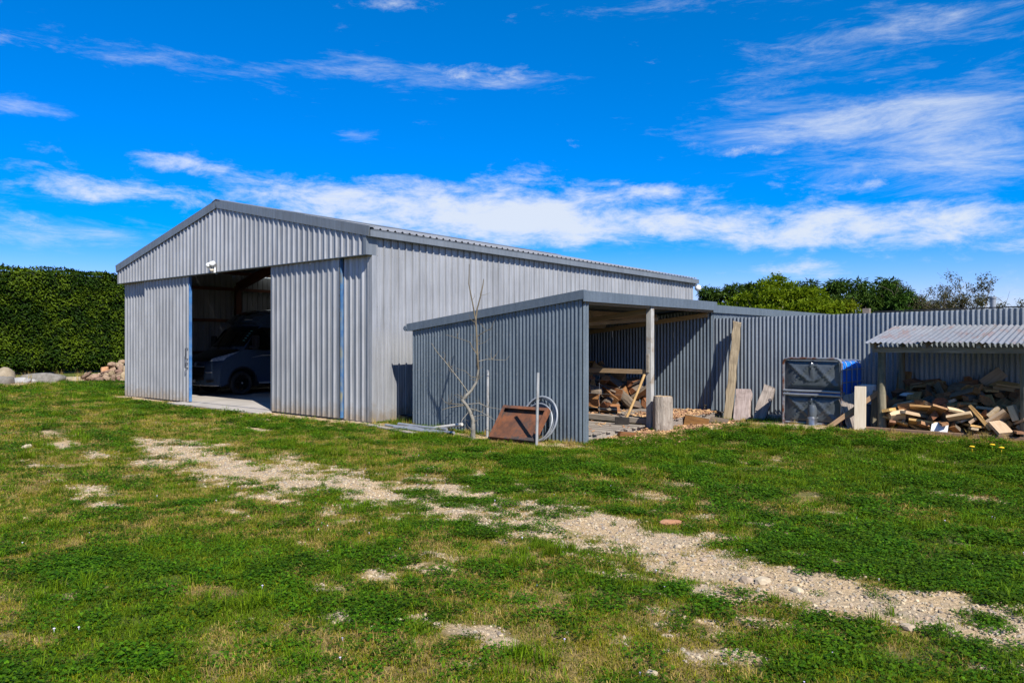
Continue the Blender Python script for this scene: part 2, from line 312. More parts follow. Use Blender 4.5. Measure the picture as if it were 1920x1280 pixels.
def dirt_mask(x, y):
    yc = np.interp(x, PX, PY); w = np.interp(x, PX, PW)
    n = fbm(x * 1.3 + 40, y * 2.6 + 11, 5, .58) - .5
    n2 = (fbm(x * 5 + 3, y * 7 + 70, 4, .6) - .5) + .8 * (fbm(x * 13 + 3, y * 17 + 7, 3, .6) - .5)
    d = 1 - np.abs(y - yc) / w
    v = np.clip(d, -1, 1) * .55 + n * 1.7 + n2 * 1.15 + .17
    v = np.where((x < -13) | (x > 4), -1, v)
    rut = (1 - np.abs(y - 3.2 - .25 * np.sin(x * .7)) / .55) * .28 + n * 1.7 + n2 * .6 - .44
    v = np.maximum(v, rut)
    for (sx, sy, rx, ry) in SPOTS:
        e = 1 - np.hypot((x - sx) / rx, (y - sy) / ry)
        v = np.maximum(v, np.clip(e, -1, 1) * .6 + n * 1.3 + n2 * .9 - .09)
    # worn strips at the foot of the walls
    e1 = (1 - np.abs(y - 9.3) / .32) * .5 + n * .9 + n2 * .5; e1 = np.where((x < -6.7) & (x > -23.5), e1, -1)
    e2 = (1 - np.hypot((x + 6.75) / .75, (y - 12.3) / 1.6)) * 1.1 + n * .7 + n2 * .5
    e3 = (1 - np.abs(y - 13.0) / .9) * .55 + n * .9 + n2 * .4; e3 = np.where((x > -6.8) & (x < -3.4), e3, -1)
    e4 = (1 - np.abs(y - 12.72) / .22) * .4 + n * .9; e4 = np.where((x > -3.6) & (x < 0), e4, -1)
    e5 = (1 - np.abs(x + 33) / 1.4) * .5 + n * .8; e5 = np.where((y > 7), e5, -1)
    v = np.maximum.reduce([v, e1, e2, e3, e4, e5])
    return np.clip(v * 1.9 + .25, 0, 1)
def dry_mask(x, y):
    n = fbm(x * .55 + 5, y * .8 + 8, 4, .55)
    n2 = fbm(x * 2.2 + 5, y * 3.0 + 31, 4, .55)
    left = sst(-5.0, -8.5, x) * sst(8.8, 5.5, y) * .26
    mid = .13 * np.exp(-((y - 7.4) / .9) ** 2) * sst(-8, -4, x) + .10 * np.exp(-((y - 3.1) / 1.0) ** 2)
    base = .30 * np.exp(-((y - 9.15) / .4) ** 2) * (x < -6.6) + .3 * np.exp(-((y - 12.4) / .5) ** 2) * (x > -6.8)
    return np.clip((n * .6 + n2 * .5 - .585 + left + mid + base) * 7.5 + .30, 0, 1)
def clover_mask(x, y):
    n = fbm(x * .9 + 90, y * 1.3 + 51, 4, .55); n2 = fbm(x * 3.1 + 9, y * 3.6 + 1, 3, .5)
    return np.clip((n * .7 + n2 * .4 - .575) * 7.5 + .38, 0, 1)

def axis(segs):
    out = []
    for a, b, st in segs: out += list(np.arange(a, b - 1e-6, st))
    return np.array(out + [segs[-1][1]])
gxs = axis([(-900, -120, 120), (-120, -48, 9), (-48, -16, .5), (-16, 3, .075), (3, 12, .5), (12, 60, 6), (60, 900, 120)])
gys = axis([(-300, -30, 60), (-30, -2, 4), (-2, .6, .3), (.6, 13.6, .075), (13.6, 30, .6), (30, 120, 9), (120, 1200, 120)])
GX, GY = np.meshgrid(gxs, gys); fx_, fy_ = GX.ravel(), GY.ravel()
gv = np.column_stack([fx_, fy_, gz(fx_, fy_)])
nx_, ny_ = len(gxs), len(gys)
ii, jj = np.meshgrid(np.arange(nx_ - 1), np.arange(ny_ - 1)); b_ = (jj * nx_ + ii).ravel()
gf = np.column_stack([b_, b_ + 1, b_ + nx_ + 1, b_ + nx_])
def np_mesh(name, v, f, mats, smooth=False):
    me = bpy.data.meshes.new(name); v = np.asarray(v, np.float32); f = np.asarray(f, np.int32); k = f.shape[1]
    me.vertices.add(len(v)); me.vertices.foreach_set('co', v.ravel()); me.loops.add(f.size); me.loops.foreach_set('vertex_index', f.ravel())
    me.polygons.add(len(f)); me.polygons.foreach_set('loop_start', np.arange(0, f.size, k, dtype=np.int32))
    me.update(calc_edges=True); me.validate()
    for m in (mats if isinstance(mats, (list, tuple)) else [mats]): me.materials.append(m)
    if smooth: me.shade_smooth()
    return me
def ground_material():
    m, nt, p, o = NT('ground'); N = nt.nodes.new; L = nt.links.new
    tc = N('ShaderNodeTexCoord')
    def at(n): a = N('ShaderNodeAttribute'); a.attribute_name = n; return a.outputs['Fac']
    def nz(s, d=6, r=.6):
        t = N('ShaderNodeTexNoise'); t.inputs['Scale'].default_value = s; t.inputs['Detail'].default_value = d; t.inputs['Roughness'].default_value = r; L(tc.outputs['Object'], t.inputs[0]); return t.outputs['Fac']
    def mr(v, a, b, c=0, d=1):
        n = N('ShaderNodeMapRange'); L(v, n.inputs[0]); n.inputs[1].default_value = a; n.inputs[2].default_value = b; n.inputs[3].default_value = c; n.inputs[4].default_value = d; return n.outputs[0]
    def mix(f, a, b):
        n = N('ShaderNodeMix'); n.data_type = 'RGBA'; L(f, n.inputs['Factor'])
        for s, v in (('A', a), ('B', b)):
            if isinstance(v, tuple): n.inputs[s].default_value = rgba(v)
            else: L(v, n.inputs[s])
        return n.outputs['Result']
    def add(a, b, k):
        n = N('ShaderNodeMath'); n.operation = 'MULTIPLY_ADD'; L(b, n.inputs[0]); n.inputs[1].default_value = k; L(a, n.inputs[2]); return n.outputs[0]
    fine = nz(9, 8, .7); grit = nz(38, 6, .8); med = nz(2.3, 6)
    grass = mix(mr(fine, .35, .65), (.045, .075, .008), (.11, .13, .02))
    thatch = mix(mr(fine, .35, .65), (.18, .13, .045), (.30, .22, .085))
    g = mix(at('dry'), grass, thatch)
    soil = mix(mr(grit, .36, .64), (.30, .205, .10), (.68, .50, .29))
    soil = mix(mr(med, .45, .7), soil, (.40, .32, .22))
    vo = N('ShaderNodeTexVoronoi'); vo.inputs['Scale'].default_value = 26; vo.inputs['Randomness'].default_value = 1; L(tc.outputs['Object'], vo.inputs[0])
    soil = mix(mr(vo.outputs['Distance'], .0, .28, .45, 0), soil, (.58, .49, .37))
    dm = mr(add(at('dirt'), fine, .55), .66, .95)
    L(mix(dm, g, soil), p.inputs['Base Color']); p.inputs['Roughness'].default_value = .95; p.inputs['Specular IOR Level'].default_value = .2
    hgt = add(grit, vo.outputs['Distance'], -.9)
    b = N('ShaderNodeBump'); b.inputs['Strength'].default_value = .7; b.inputs['Distance'].default_value = .02; L(hgt, b.inputs['Height']); L(b.outputs[0], p.inputs['Normal'])
    return m
gm = np_mesh('ground', gv, gf, ground_material(), True)
for nme, fn in (('dirt', dirt_mask), ('dry', dry_mask)):
    a = gm.attributes.new(nme, 'FLOAT', 'POINT'); a.data.foreach_set('value', fn(fx_, fy_).astype(np.float32))
ground = bpy.data.objects.new('ground', gm); COL.objects.link(ground); ground['kind'] = 'structure'

# ------------------------------------------------------------------ ribbed and corrugated sheets
def profile(kind, w):
    if kind == 'corr':
        n = int(round(w / .0762)) * 8; return [(w * i / n, .0115 * math.cos(2 * math.pi * i / 8)) for i in range(n + 1)]
    k = int(round(w / .19)); p = []
    for i in range(k):
        o = i * .19
        if kind == 'steep': p += [(o, 0), (o + .022, 0), (o + .029, .006), (o + .036, 0), (o + .074, 0), (o + .084, .030), (o + .110, .030), (o + .120, 0), (o + .150, 0), (o + .157, .006), (o + .164, 0)]; continue
        p += [(o, 0), (o + .026, 0), (o + .031, .0035), (o + .036, 0), (o + .060, 0), (o + .085, .030), (o + .109, .030), (o + .134, 0), (o + .158, 0), (o + .163, .0035), (o + .168, 0)]
    return p + [(k * .19, 0)]
def sheet_mesh(kind, w, U, V, Nn, t0, t1, mat_, cut=None, segs=1):
    """profile runs along U, sheet length along V from t0(s) to t1(s), relief along Nn"""
    U, V, Nn = Vector(U), Vector(V), Vector(Nn); pr = profile(kind, w)
    if cut is not None: pr = [q for q in pr if q[0] <= cut + 1e-6]
    vs = []; fs = []
    for s, d in pr:
        a, b = t0(s), t1(s)
        for k in range(segs + 1): vs.append(U * s + Nn * d + V * (a + (b - a) * k / segs))
    q = segs + 1
    for i in range(len(pr) - 1):
        for k in range(segs): fs.append((i * q + k, (i + 1) * q + k, (i + 1) * q + k + 1, i * q + k + 1))
    me = bpy.data.meshes.new('sheet'); me.from_pydata(vs, [], fs); me.materials.append(mat_)
    if kind == 'corr': me.shade_smooth()
    me.update(); return me
def sheets(parent, pname, O, U, V, Nn, length, kind, mat_, bottom=lambda s: 0, top=lambda s: 2, w=.76, same=True, seed=1):
    """a wall or roof part whose sheets are its sub-parts"""
    po = ORG[parent.name]; part = bpy.data.objects.new(pname, None); COL.objects.link(part); part.parent = parent; part.empty_display_size = .1
    part.location = Vector(O) - po; ORG[part.name] = Vector(O)
    n = int(math.ceil(length / w - 1e-6)); shared = None; rr = random.Random(seed)
    for i in range(n):
        cut = None if (i + 1) * w <= length + 1e-6 else length - i * w
        if cut is not None and cut < .03: continue
        if same and cut is None:
            if shared is None: shared = sheet_mesh(kind, w, U, V, Nn, bottom, top, mat_)
            me = shared
        else:
            me = sheet_mesh(kind, w, U, V, Nn, (lambda s, o=i * w: bottom(o + s)), (lambda s, o=i * w: top(o + s)), mat_, cut)
        sub('sheet', me, part, Vector(U) * (i * w) + Vector(Nn) * (.0025 * (i % 2) + rr.uniform(0, .0015)))
    return part
XA, YA, ZA = Vector((1, 0, 0)), Vector((0, 1, 0)), Vector((0, 0, 1))

# ------------------------------------------------------------------ big shed
XL, XR, YF, YB, EAVE, RIDGE, XM = -23.2, -11.76, 9.47, 22.8, 3.79, 4.98, -17.48
shed = thing('machinery_shed', 'large silver ribbed metal shed with gable front and sliding doors', 'shed', (XM, (YF + YB) / 2, 0))
slope = (RIDGE - EAVE) / (XR - XM)
FALL = .0098                                   # the roof falls a little towards the back
def roofz(x): return RIDGE - slope * abs(x - XM)
def shear(o):
    off = ORG[o.name]
    for v in o.data.vertices:
        if v.co.z + off.z > 3.0: v.co.z -= FALL * (v.co.y + off.y - (YF - .15))
    return o
GY0 = YF - .15
sheets(shed, 'gable_wall', (XL - .06, GY0, 0), XA, ZA, -YA, XR - XL + .08, 'trap', M['zinc'], lambda s: 3.30, lambda s: roofz(XL - .06 + s) + .005, same=False)
sheets(shed, 'front_wall', (XL, YF, 0), XA, ZA, -YA, 1.6, 'trap', M['zinc'], lambda s: .02, lambda s: 3.42)
sheets(shed, 'front_wall', (-12.72, YF, 0), XA, ZA, -YA, XR + 12.72 - .02, 'trap', M['zinc'], lambda s: .02, lambda s: 3.42)
sheets(shed, 'side_wall', (XR, YF, 0), YA, ZA, XA, YB - YF, 'steep', M['zinc_side'], lambda s: .02, lambda s: EAVE + .012 - FALL * s, same=False)
sheets(shed, 'side_wall', (XL, YB, 0), -YA, ZA, -XA, YB - YF, 'trap', M['zinc'], lambda s: .02, lambda s: EAVE + .012 - FALL * (YB - YF - s), same=False)
sheets(shed, 'rear_wall', (XR, YB, 0), -XA, ZA, YA, XR - XL, 'trap', M['zinc'], lambda s: .02, lambda s: roofz(XR - s) - .0 - FALL * (YB - YF), same=False)
for sgn in (1, -1):
    xe = (XR + .12) if sgn > 0 else (XL - .12)
    e = Vector((xe, GY0 - .04, roofz(xe) + .02)); r_ = Vector((XM, GY0 - .04, RIDGE + .02)); V = (r_ - e); ln = V.length; V.normalize()
    Nn = YA.cross(V) if sgn < 0 else V.cross(YA)
    if Nn.z < 0: Nn = -Nn
    rs_ = sheets(shed, 'roof_slope', e, YA, V, Nn, YB - GY0 + .12, 'trap', M['zinc'], lambda s: 0, lambda s, q=ln: q, seed=3)
    for ch_ in [c for c in COL.objects if c.parent == rs_]: ch_.location.z -= FALL * ch_.location.y; ch_.rotation_euler.x = -FALL
    if sgn < 0:
        for i, ch_ in enumerate([c for c in COL.objects if c.parent == rs_]):
            if i in (6, 10): ch_.data = ch_.data.copy(); ch_.data.materials.clear(); ch_.data.materials.append(M['added_skylight']); ch_['label'] = 'translucent roof sheet added to light the shed inside'  # unseen translucent sheets, added on the hidden slope to brighten the interior
    # barge flashing along the gable edge
    b = MB(); a0 = Vector((xe + sgn * .02, GY0 - .045, roofz(xe) - .035)); a1 = Vector((XM, GY0 - .045, RIDGE - .035))
    b.bar(a0, a1, .012, .19, up=Nn); b.bar(a0 + Nn * .095 + YA * .06, a1 + Nn * .095 + YA * .06, .13, .012, up=Nn)
    b.build('barge_flashing', M['flash'], shed)
    # gutter
    xg = XR if sgn > 0 else XL; x0, x1 = (xg + .035, xg + .16) if sgn > 0 else (xg - .16, xg - .035)
    g = MB(); zt = roofz(xe) + .0
    g.span(x0, x1, GY0 - .02, YB + .12, zt - .135, zt - .125); g.span(x1 - .006 if sgn > 0 else x0, x1 if sgn > 0 else x0 + .006, GY0 - .02, YB + .12, zt - .125, zt - .012)
    g.span(x0 if sgn > 0 else x1 - .006, x0 + .006 if sgn > 0 else x1, GY0 - .02, YB + .12, zt - .125, zt - .005)
    g.span(x0, x1, GY0 - .026, GY0 - .02, zt - .135, zt - .012); g.span(x0, x1, YB + .12, YB + .126, zt - .135, zt - .012)
    g.span(x1 - .012 if sgn > 0 else x0 - .006, x1 + .006 if sgn > 0 else x0 + .012, GY0 - .02, YB + .12, zt - .012, zt)
    shear(g.build('gutter', M['flash'], shed))
b = MB(); b.prism([(XM - .2, GY0 - .06, roofz(XM - .2) + .075), (XM, GY0 - .06, RIDGE + .085), (XM + .2, GY0 - .06, roofz(XM + .2) + .075), (XM + .2, GY0 - .06, roofz(XM + .2) + .06), (XM, GY0 - .06, RIDGE + .07), (XM - .2, GY0 - .06, roofz(XM - .2) + .06)], (0, YB - GY0 + .2, 0)); shear(b.build('ridge_cap', M['flash'], shed))
b = MB(); b.span(XR - .055, XR + .036, GY0 - .035, GY0 - .031, 3.29, EAVE - .10); b.span(XR + .033, XR + .037, GY0 - .031, YF + .06, 3.29, EAVE - .10); b.span(XL - .08, XR + .03, GY0 - .032, YF - .02, 3.285, 3.297)
b.build('corner_flashing', M['flash'], shed)
b = MB(); b.span(XL - .075, XL - .06, GY0 - .03, YF + .02, 3.29, EAVE - .06); b.build('corner_flashing', M['flash'], shed)
b = MB(); b.span(XR + .031, XR + .035, YF - .035, YF + .075, .02, EAVE - .12); b.span(XR - .07, XR + .031, YF - .036, YF - .032, .02, 3.29); b.build('corner_flashing', M['zinc'], shed)
# frame inside
for y in (9.75, 13.0, 16.3, 19.6, 22.6):
    b = MB()
    for x in (XL + .12, XR - .12): b.span(x - .07, x + .07, y - .09, y + .09, .05, 3.45)
    b.bar((XL + .12, y, 3.42), (XM, y, RIDGE - .22), .12, .26); b.bar((XR - .12, y, 3.42), (XM, y, RIDGE - .22), .12, .26)
    shear(b.build('portal_frame', M['oxide'], shed))
for z in (1.25, 2.28, 3.3):
    for x in (XL + .07, XR - .07):
        b = MB(); b.span(x - .03, x + .03, YF + .15, YB - .1, z - .05, z + .05); b.build('girt', M['oxide'] if x < XM else M['flash'], shed)
for k in range(1, 6):
    for sgn in (1, -1):
        x = XM + sgn * k * 1.02; b = MB(); b.span(x - .035, x + .035, YF + .05, YB - .1, roofz(x) - .15, roofz(x) - .05); shear(b.build('purlin', M['oxide'], shed))
b = MB(); b.span(XL + .1, XR - .1, YF - .03, YF + .06, 3.33, 3.50); b.build('door_header', M['oxide'], shed)
b = MB(); b.span(XL, XR, YF - .09, YF - .04, 3.32, 3.37); b.build('door_track', M['flash'], shed)
# sliding doors
def sliding_door(x0, x1, edge):
    po = ORG[shed.name]; y = YF - .075
    d = bpy.data.objects.new('sliding_door', None); COL.objects.link(d); d.parent = shed; d.location = Vector((x0, y, 0)) - po; ORG[d.name] = Vector((x0, y, 0)); d['label'] = 'ribbed sliding door with worn blue steel edge'
    n = int(math.ceil((x1 - x0) / .76)); w = x1 - x0; shared = None
    for i in range(n):
        cut = None if (i + 1) * .76 <= w + 1e-6 else w - i * .76
        me = sheet_mesh('trap', .76, XA, ZA, -YA, lambda s: .04, lambda s: 3.36, M['zinc'], cut)
        sub('sheet', me, d, (i * .76, -.0025 * (i % 2), 0))
    f = MB()
    for x in (x0 + .025, x1 - .025): f.span(x - .025, x + .025, y + .006, y + .056, .045, 3.355)
    for z in (.07, 1.2, 2.3, 3.32): f.span(x0 + .05, x1 - .05, y + .008, y + .05, z - .025, z + .025)
    xe = x1 if edge > 0 else x0
    f.build('frame', M['blue_paint'], d)
    e = MB(); ex0, ex1 = (x1 + .001, x1 + .022); e.span(x1 + .001, x1 + .018, y - .028, y + .022, .05, 3.35); e.build('edge_strip', M['blue_paint'] if x1 < -16 else M['blue_worn'], d)
    return d
dl = sliding_door(-21.72, -19.06, 1)
dr = sliding_door(-15.26, -12.66, 1)
h = MB(); hx, hy = -19.10, YF - .075 - .03
for z0, z1 in ((1.15, 1.42), (.92, 1.04)):
    h.tube([(hx, hy, z0), (hx, hy - .07, z0), (hx, hy - .07, z1), (hx, hy, z1)], .012, 6)
h.build('handle', M['black'], dl)
b = MB(); b.span(XL + .05, XR - .05, YF + .005, YB - .1, -.1, .055); b.span(-19.4, -15.2, YF - .5, YF + .003, -.1, .03)
cf = b.build('concrete_floor', M['concrete'], None); cf['kind'] = 'structure'
# security lights
lt = thing('floodlight', 'white twin security floodlight fixed above the open shed door', 'floodlight', (-17.58, GY0 - .03, 3.30))
b = MB(); b.span(-17.66, -17.52, GY0 - .075, GY0 - .03, 3.27, 3.40); b.build('mounting_box', M['white_paint'], lt, bevel=.01)
for sgn, tz in ((-1, 3.455), (1, 3.475)):
    b = MB(); q = Matrix.Rotation(R(25 * sgn), 3, 'Z') @ Matrix.Rotation(R(20), 3, 'X')
    b.lathe([(.0, .06), (.045, .055), (.062, .02), (.07, -.06), (.0, -.055)], (-17.59 + sgn * .085, GY0 - .14, tz), 14, q @ Matrix.Rotation(R(90), 3, 'X')); o = b.build('lamp_head', M['white_paint'], lt, True)
    b = MB(); b.tube([(-17.59 + sgn * .03, GY0 - .06, 3.39), (-17.59 + sgn * .085, GY0 - .11, tz - .02)], .014, 6); b.build('bracket', M['white_paint'], lt)
b = MB(); b.lathe([(0, .05), (.04, .04), (.052, 0), (.04, -.04), (0, -.05)], (-17.57, GY0 - .115, 3.345), 12); b.build('motion_sensor', mat('aged_white_plastic', (.60, .50, .34), (.66, .6, .48), .5), lt, True)
lt2 = thing('wall_lamp', 'small white round lamp at the far end of the shed gutter', 'lamp', (XR + .05, YB + .1, 3.3))
b = MB(); b.lathe([(0, .11), (.07, .09), (.105, .03), (.1, -.04), (.05, -.09), (0, -.1)], (XR + .10, YB + .16, 3.36), 14); b.build('globe', M['white_paint'], lt2, True)
b = MB(); b.span(XR - .05, XR + .06, YB + .03, YB + .18, 3.42, 3.50); b.build('bracket', M['white_paint'], lt2)

# roofing screws along the girts, too small to pick apart singly
def screws(parent, pts, n, r=.0085):
    n = Vector(n); a = n.orthogonal().normalized(); c = n.cross(a); b = MB()
    for p in pts:
        p = Vector(p); b.add([p + (a * math.cos(k * math.pi / 3) + c * math.sin(k * math.pi / 3)) * r for k in range(6)] + [p + n * .008], [(k, (k + 1) % 6, 6) for k in range(6)])
    o = b.build('screws', M['screw'], parent); o['kind'] = 'stuff'; return o
M['screw'] = mat('screw_head', (.16, .15, .14), (.24, .22, .2), .5, .4)
def rib_x(x0, x1): return [x0 + .097 + .19 * k for k in range(int((x1 - x0) / .19))]
rj = random.Random(2)
screws(shed, [(XR + .030, y, z + rj.uniform(-.012, .012)) for z in (.25, 1.25, 2.28, 3.3) for y in rib_x(YF, YB)], (1, 0, 0))
screws(shed, [(x, GY0 - .030, z + rj.uniform(-.012, .012)) for z in (3.40, 4.05, 4.5) for x in rib_x(XL - .06, XR) if z < roofz(x) - .12], (0, -1, 0))
screws(dl, [(x, YF - .106, z + rj.uniform(-.012, .012)) for z in (.12, 1.2, 2.3) for x in rib_x(-21.72, -19.06)], (0, -1, 0))
screws(dr, [(x, YF - .106, z + rj.uniform(-.012, .012)) for z in (.12, 1.2, 2.3) for x in rib_x(-15.26, -12.66)], (0, -1, 0))

# ------------------------------------------------------------------ open-fronted lean-to
LX0, LX1, LY0, LY1 = -10.83, -6.90, 9.70, 14.25
ZL, ZH = 1.91, 2.36
lean = thing('woodshed', 'low grey corrugated iron woodshed with open front beside the big shed', 'woodshed', ((LX0 + LX1) / 2, (LY0 + LY1) / 2, 0))
def lz(x): return ZL + (ZH - ZL) * (x - LX0) / (LX1 - LX0)
sheets(lean, 'side_wall', (LX0, LY0, 0), XA, ZA, -YA, LX1 - LX0, 'corr', M['galv'], lambda s: -.02, lambda s: lz(LX0 + s) - .07, w=.762, same=False)
sheets(lean, 'corner_return', (LX1 + .006, LY0, 0), YA, ZA, XA, .16, 'corr', M['galv'], lambda s: -.02, lambda s: ZH - .13, w=.762, same=False)
sheets(lean, 'end_wall', (LX0, LY1, 0), XA, ZA, -YA, LX1 - LX0 + .01, 'corr', M['galv'], lambda s: .05, lambda s: lz(LX0 + s) - .07, w=.762, same=False)
sheets(lean, 'back_wall', (LX0 + .01, LY0 + .02, 0), YA, ZA, XA, LY1 - LY0 - .04, 'corr', M['galv'], lambda s: 0, lambda s: ZL - .06, w=.762)
Vr = Vector((LX1 - LX0 + .16, 0, (ZH - ZL) * (LX1 - LX0 + .16) / (LX1 - LX0))); lr = Vr.length; Vr.normalize()
sheets(lean, 'roof', (LX0 - .12, LY0 - .03, lz(LX0 - .12) + .005), YA, Vr, Vector((-Vr.z, 0, Vr.x)), LY1 - LY0 + .06, 'corr', M['galv'], lambda s: 0, lambda s: lr, w=.762)
screws(lean, [(LX0 + .0762 * (2 * k), LY0 - .0115, z + rj.uniform(-.012, .012)) for z in (.25, 1.05, 1.72) for k in range(26)], (0, -1, 0), .008)
b = MB(); b.bar((LX0 - .13, LY0 - .045, lz(LX0 - .13) - .035), (LX1 + .065, LY0 - .045, lz(LX1 + .065) - .035), .012, .135); b.bar((LX0 - .13, LY0 - .0, lz(LX0 - .13) + .036), (LX1 + .05, LY0 - .0, lz(LX1 + .05) + .036), .10, .008)
b.build('barge_flashing', M['galv_flash'], lean)
for y0, y1 in ((LY0 - .052, 12.1), (12.1, LY1 + .03)):
    b = MB(); b.span(LX1 + .055, LX1 + .067 + (.003 if y0 > 12 else 0), y0, y1, ZH - .135, ZH + .035); b.build('fascia', M['galv_flash'], lean)
b = MB(); b.tube([(LX0 - .17, LY0 - .06, ZL - .06), (LX0 - .17, LY1 + .05, ZL - .06)], .05, 10); b.build('gutter', M['galv_flash'], lean)
b = MB(); b.span(LX1 - .075, LX1 + .025, 11.76, 11.87, .02, ZH - .06)
post = b.build('post', mat('painted_post', (.34, .325, .29), (.45, .44, .41), .7, 0, scale=4, stretch=(6, 6, 1), dirt=(.30, .25, .19), dscale=4, dlo=.54, dhi=.62), lean, bevel=.004)
b = MB(); b.span(LX1 - .06, LX1 - .01, 11.735, 11.76, 1.05, 1.38); b.build('cleat', M['timber_grey'], post)
for x in (LX1 - .03, -8.2, -9.5, LX0 + .08):
    b = MB(); b.span(x - .04, x + .04, LY0 + .03, LY1 - .03, lz(x) - .17, lz(x) - .035); b.build('purlin', M['timber_rafter'], lean)
for y in (LY0 + .06, 11.815, LY1 - .06):
    b = MB(); b.bar((LX0 + .05, y, lz(LX0 + .05) - .21), (LX1 - .08, y, lz(LX1 - .08) - .21), .05, .09); b.build('rafter', M['timber_rafter'], lean)
b = MB(); b.bar((-9.9, 9.9, lz(-9.9) - .27), (-7.4, 12.9, lz(-7.4) - .27), .05, .07); b.build('brace', M['timber_rafter'], lean)
b = MB(); b.span(LX0 + .03, LX1 - .08, 11.78, 11.83, 1.02, 1.10); b.build('rail', M['timber_rafter'], lean)
for x in (LX0 + .07, -8.95): 
    b = MB(); b.span(x - .045, x + .045, 11.84, 11.93, .1, lz(x) - .2); b.build('post', M['timber_grey'], lean)
for (x, y) in ((LX1 - .06, LY0 + .09), (LX0 + .08, LY0 + .09), (LX0 + .08, LY1 - .09)):
    b = MB(); b.span(x - .04, x + .04, y - .04, y + .04, 0, lz(x) - .1); b.build('corner_post', M['timber_grey'], lean)
# wire netting in front of the logs
b = MB()
for i in range(9): b.tube([(-10.6 + i * .32, 11.86, .2), (-10.6 + i * .32, 11.86, .98)], .0018, 4)
for z in (.35, .62, .88): b.tube([(-10.7, 11.862, z), (-7.0, 11.862, z)], .0018, 4)
w_ = b.build('wire_netting', M['pipe'], lean)

# pallets forming the floor
def pallet(x0, x1, y0, y1, z, label, tilt=0):
    t = thing('pallet', label, 'pallet', ((x0 + x1) / 2, (y0 + y1) / 2, 0), 0, None); rr = random.Random(int(x0 * 10 + y0))
    n = int((y1 - y0) / .125)
    for i in range(n):
        y = y0 + (i + .5) * (y1 - y0) / n; b = MB(); q = Matrix.Rotation(rr.uniform(-.012, .012), 3, 'Z') @ Matrix.Rotation(rr.uniform(-.015, .015), 3, 'X')
        b.box(((x0 + x1) / 2 + rr.uniform(-.03, .03), y, z - .012 + rr.uniform(-.006, .004)), (x1 - x0 + rr.uniform(-.05, .05), (y1 - y0) / n - .018, .022), q); b.build('board', M['timber_grey'], t)
    for x in (x0 + .06, (x0 + x1) / 2, x1 - .06):
        b = MB(); b.span(x - .04, x + .04, y0 + .01, y1 - .01, .0, z - .026); b.build('bearer', M['timber_grey'], t)
    return t
pallet(-9.05, -6.92, 9.88, 11.62, .13, 'grey timber pallet just inside the woodshed opening, holding the splitting maul')
pallet(-10.7, -9.1, 9.9, 11.6, .12, 'grey timber pallet deep in the woodshed behind the iron side wall')
pallet(-9.0, -6.62, 11.95, 14.1, .22, 'raised timber pallet under the firewood at the far end of the woodshed')
pallet(-10.75, -9.05, 11.95, 14.1, .22, 'raised timber pallet under the high back end of the firewood')
b = MB(); b.bar((-9.6, 11.87, .19), (-7.0, 11.87, .17), .09, .10); o = b.build('timber_beam', M['timber_grey'], None, loc=(-8.3, 11.87, .14), bevel=.006)
tag(o, 'long grey beam lying along the step between the two pallet floors', 'beam')

# ------------------------------------------------------------------ long rear lean-to behind the fence
ann = thing('rear_lean_to', 'long low grey lean-to roof and wall running behind the corrugated fence', 'lean-to', (-9, 18.5, 0))
sheets(ann, 'side_wall', (-7.02, 14.45, 0), YA, ZA, XA, 7.9, 'corr', M['galv'], lambda s: 0, lambda s: 2.2, w=.762)
Vr2 = Vector((4.55, 0, -.42)); l2 = Vr2.length; Vr2.normalize()
b = MB(); b.span(-6.985, -6.97, 14.36, 22.4, 2.19, 2.35); b.build('fascia', M['galv_flash'], ann)
sheets(ann, 'roof', (-7.0, 14.4, 2.33), YA, -Vr2 * 1.0 if False else Vector((-Vr2.x, 0, Vr2.z)), Vector((Vr2.z * -1, 0, Vr2.x)) if False else Vector((-.09, 0, .996)), 8.0, 'corr', M['galv'], lambda s: 0, lambda s: l2, w=.762)
sheets(ann, 'end_wall', (-11.6, 22.35, 0), XA, ZA, YA, 4.6, 'corr', M['galv'], lambda s: 0, lambda s: 1.9, w=.762)

# ------------------------------------------------------------------ corrugated fence
FY = 14.33
fen = thing('corrugated_fence', 'tall grey corrugated iron fence running behind the tank and wood shelter', 'fence', (-2, FY, 0))
sheets(fen, 'cladding', (-6.95, FY, 0), XA, ZA, -YA, 10.7, 'corr', M['fence'], lambda s: .02, lambda s: 2.065 + .0125 * s, w=.762, same=False)
screws(fen, [(-6.95 + .0762 * 2 * k, FY - .0115, z + rj.uniform(-.012, .012)) for z in (.45, 1.25, 1.92) for k in range(70)], (0, -1, 0), .008)
for z in (.45, 1.25, 1.92):
    b = MB(); b.span(-6.9, 3.7, FY + .02, FY + .065, z - .045, z + .045); b.build('rail', M['timber_grey'], fen)
for i, x in enumerate((-6.7, -4.04, -1.4, 1.2, 3.5)):
    b = MB(); b.span(x - .055, x + .055, FY + .07, FY + .17, 0, 2.19 if i == 1 else 2.0); b.build('post', M['timber_grey'], fen)
b = MB(); b.bar((-3.9, FY + .02, 2.125), (3.7, FY + .02, 2.215), .03, .02); b.build('capping', M['black'], fen)
vp = MB(); vp.tube([(-2.2, 15.1, 0), (-2.2, 15.1, 2.33)], .045, 12); vp.tube([(-2.2, 15.1, 2.33), (-2.2, 15.1, 2.36)], .055, 12)
o = vp.build('vent_pipe', M['pipe'], None, loc=(-2.2, 15.1, 0)); tag(o, 'grey vent pipe poking up behind the fence above the wood shelter', 'pipe')

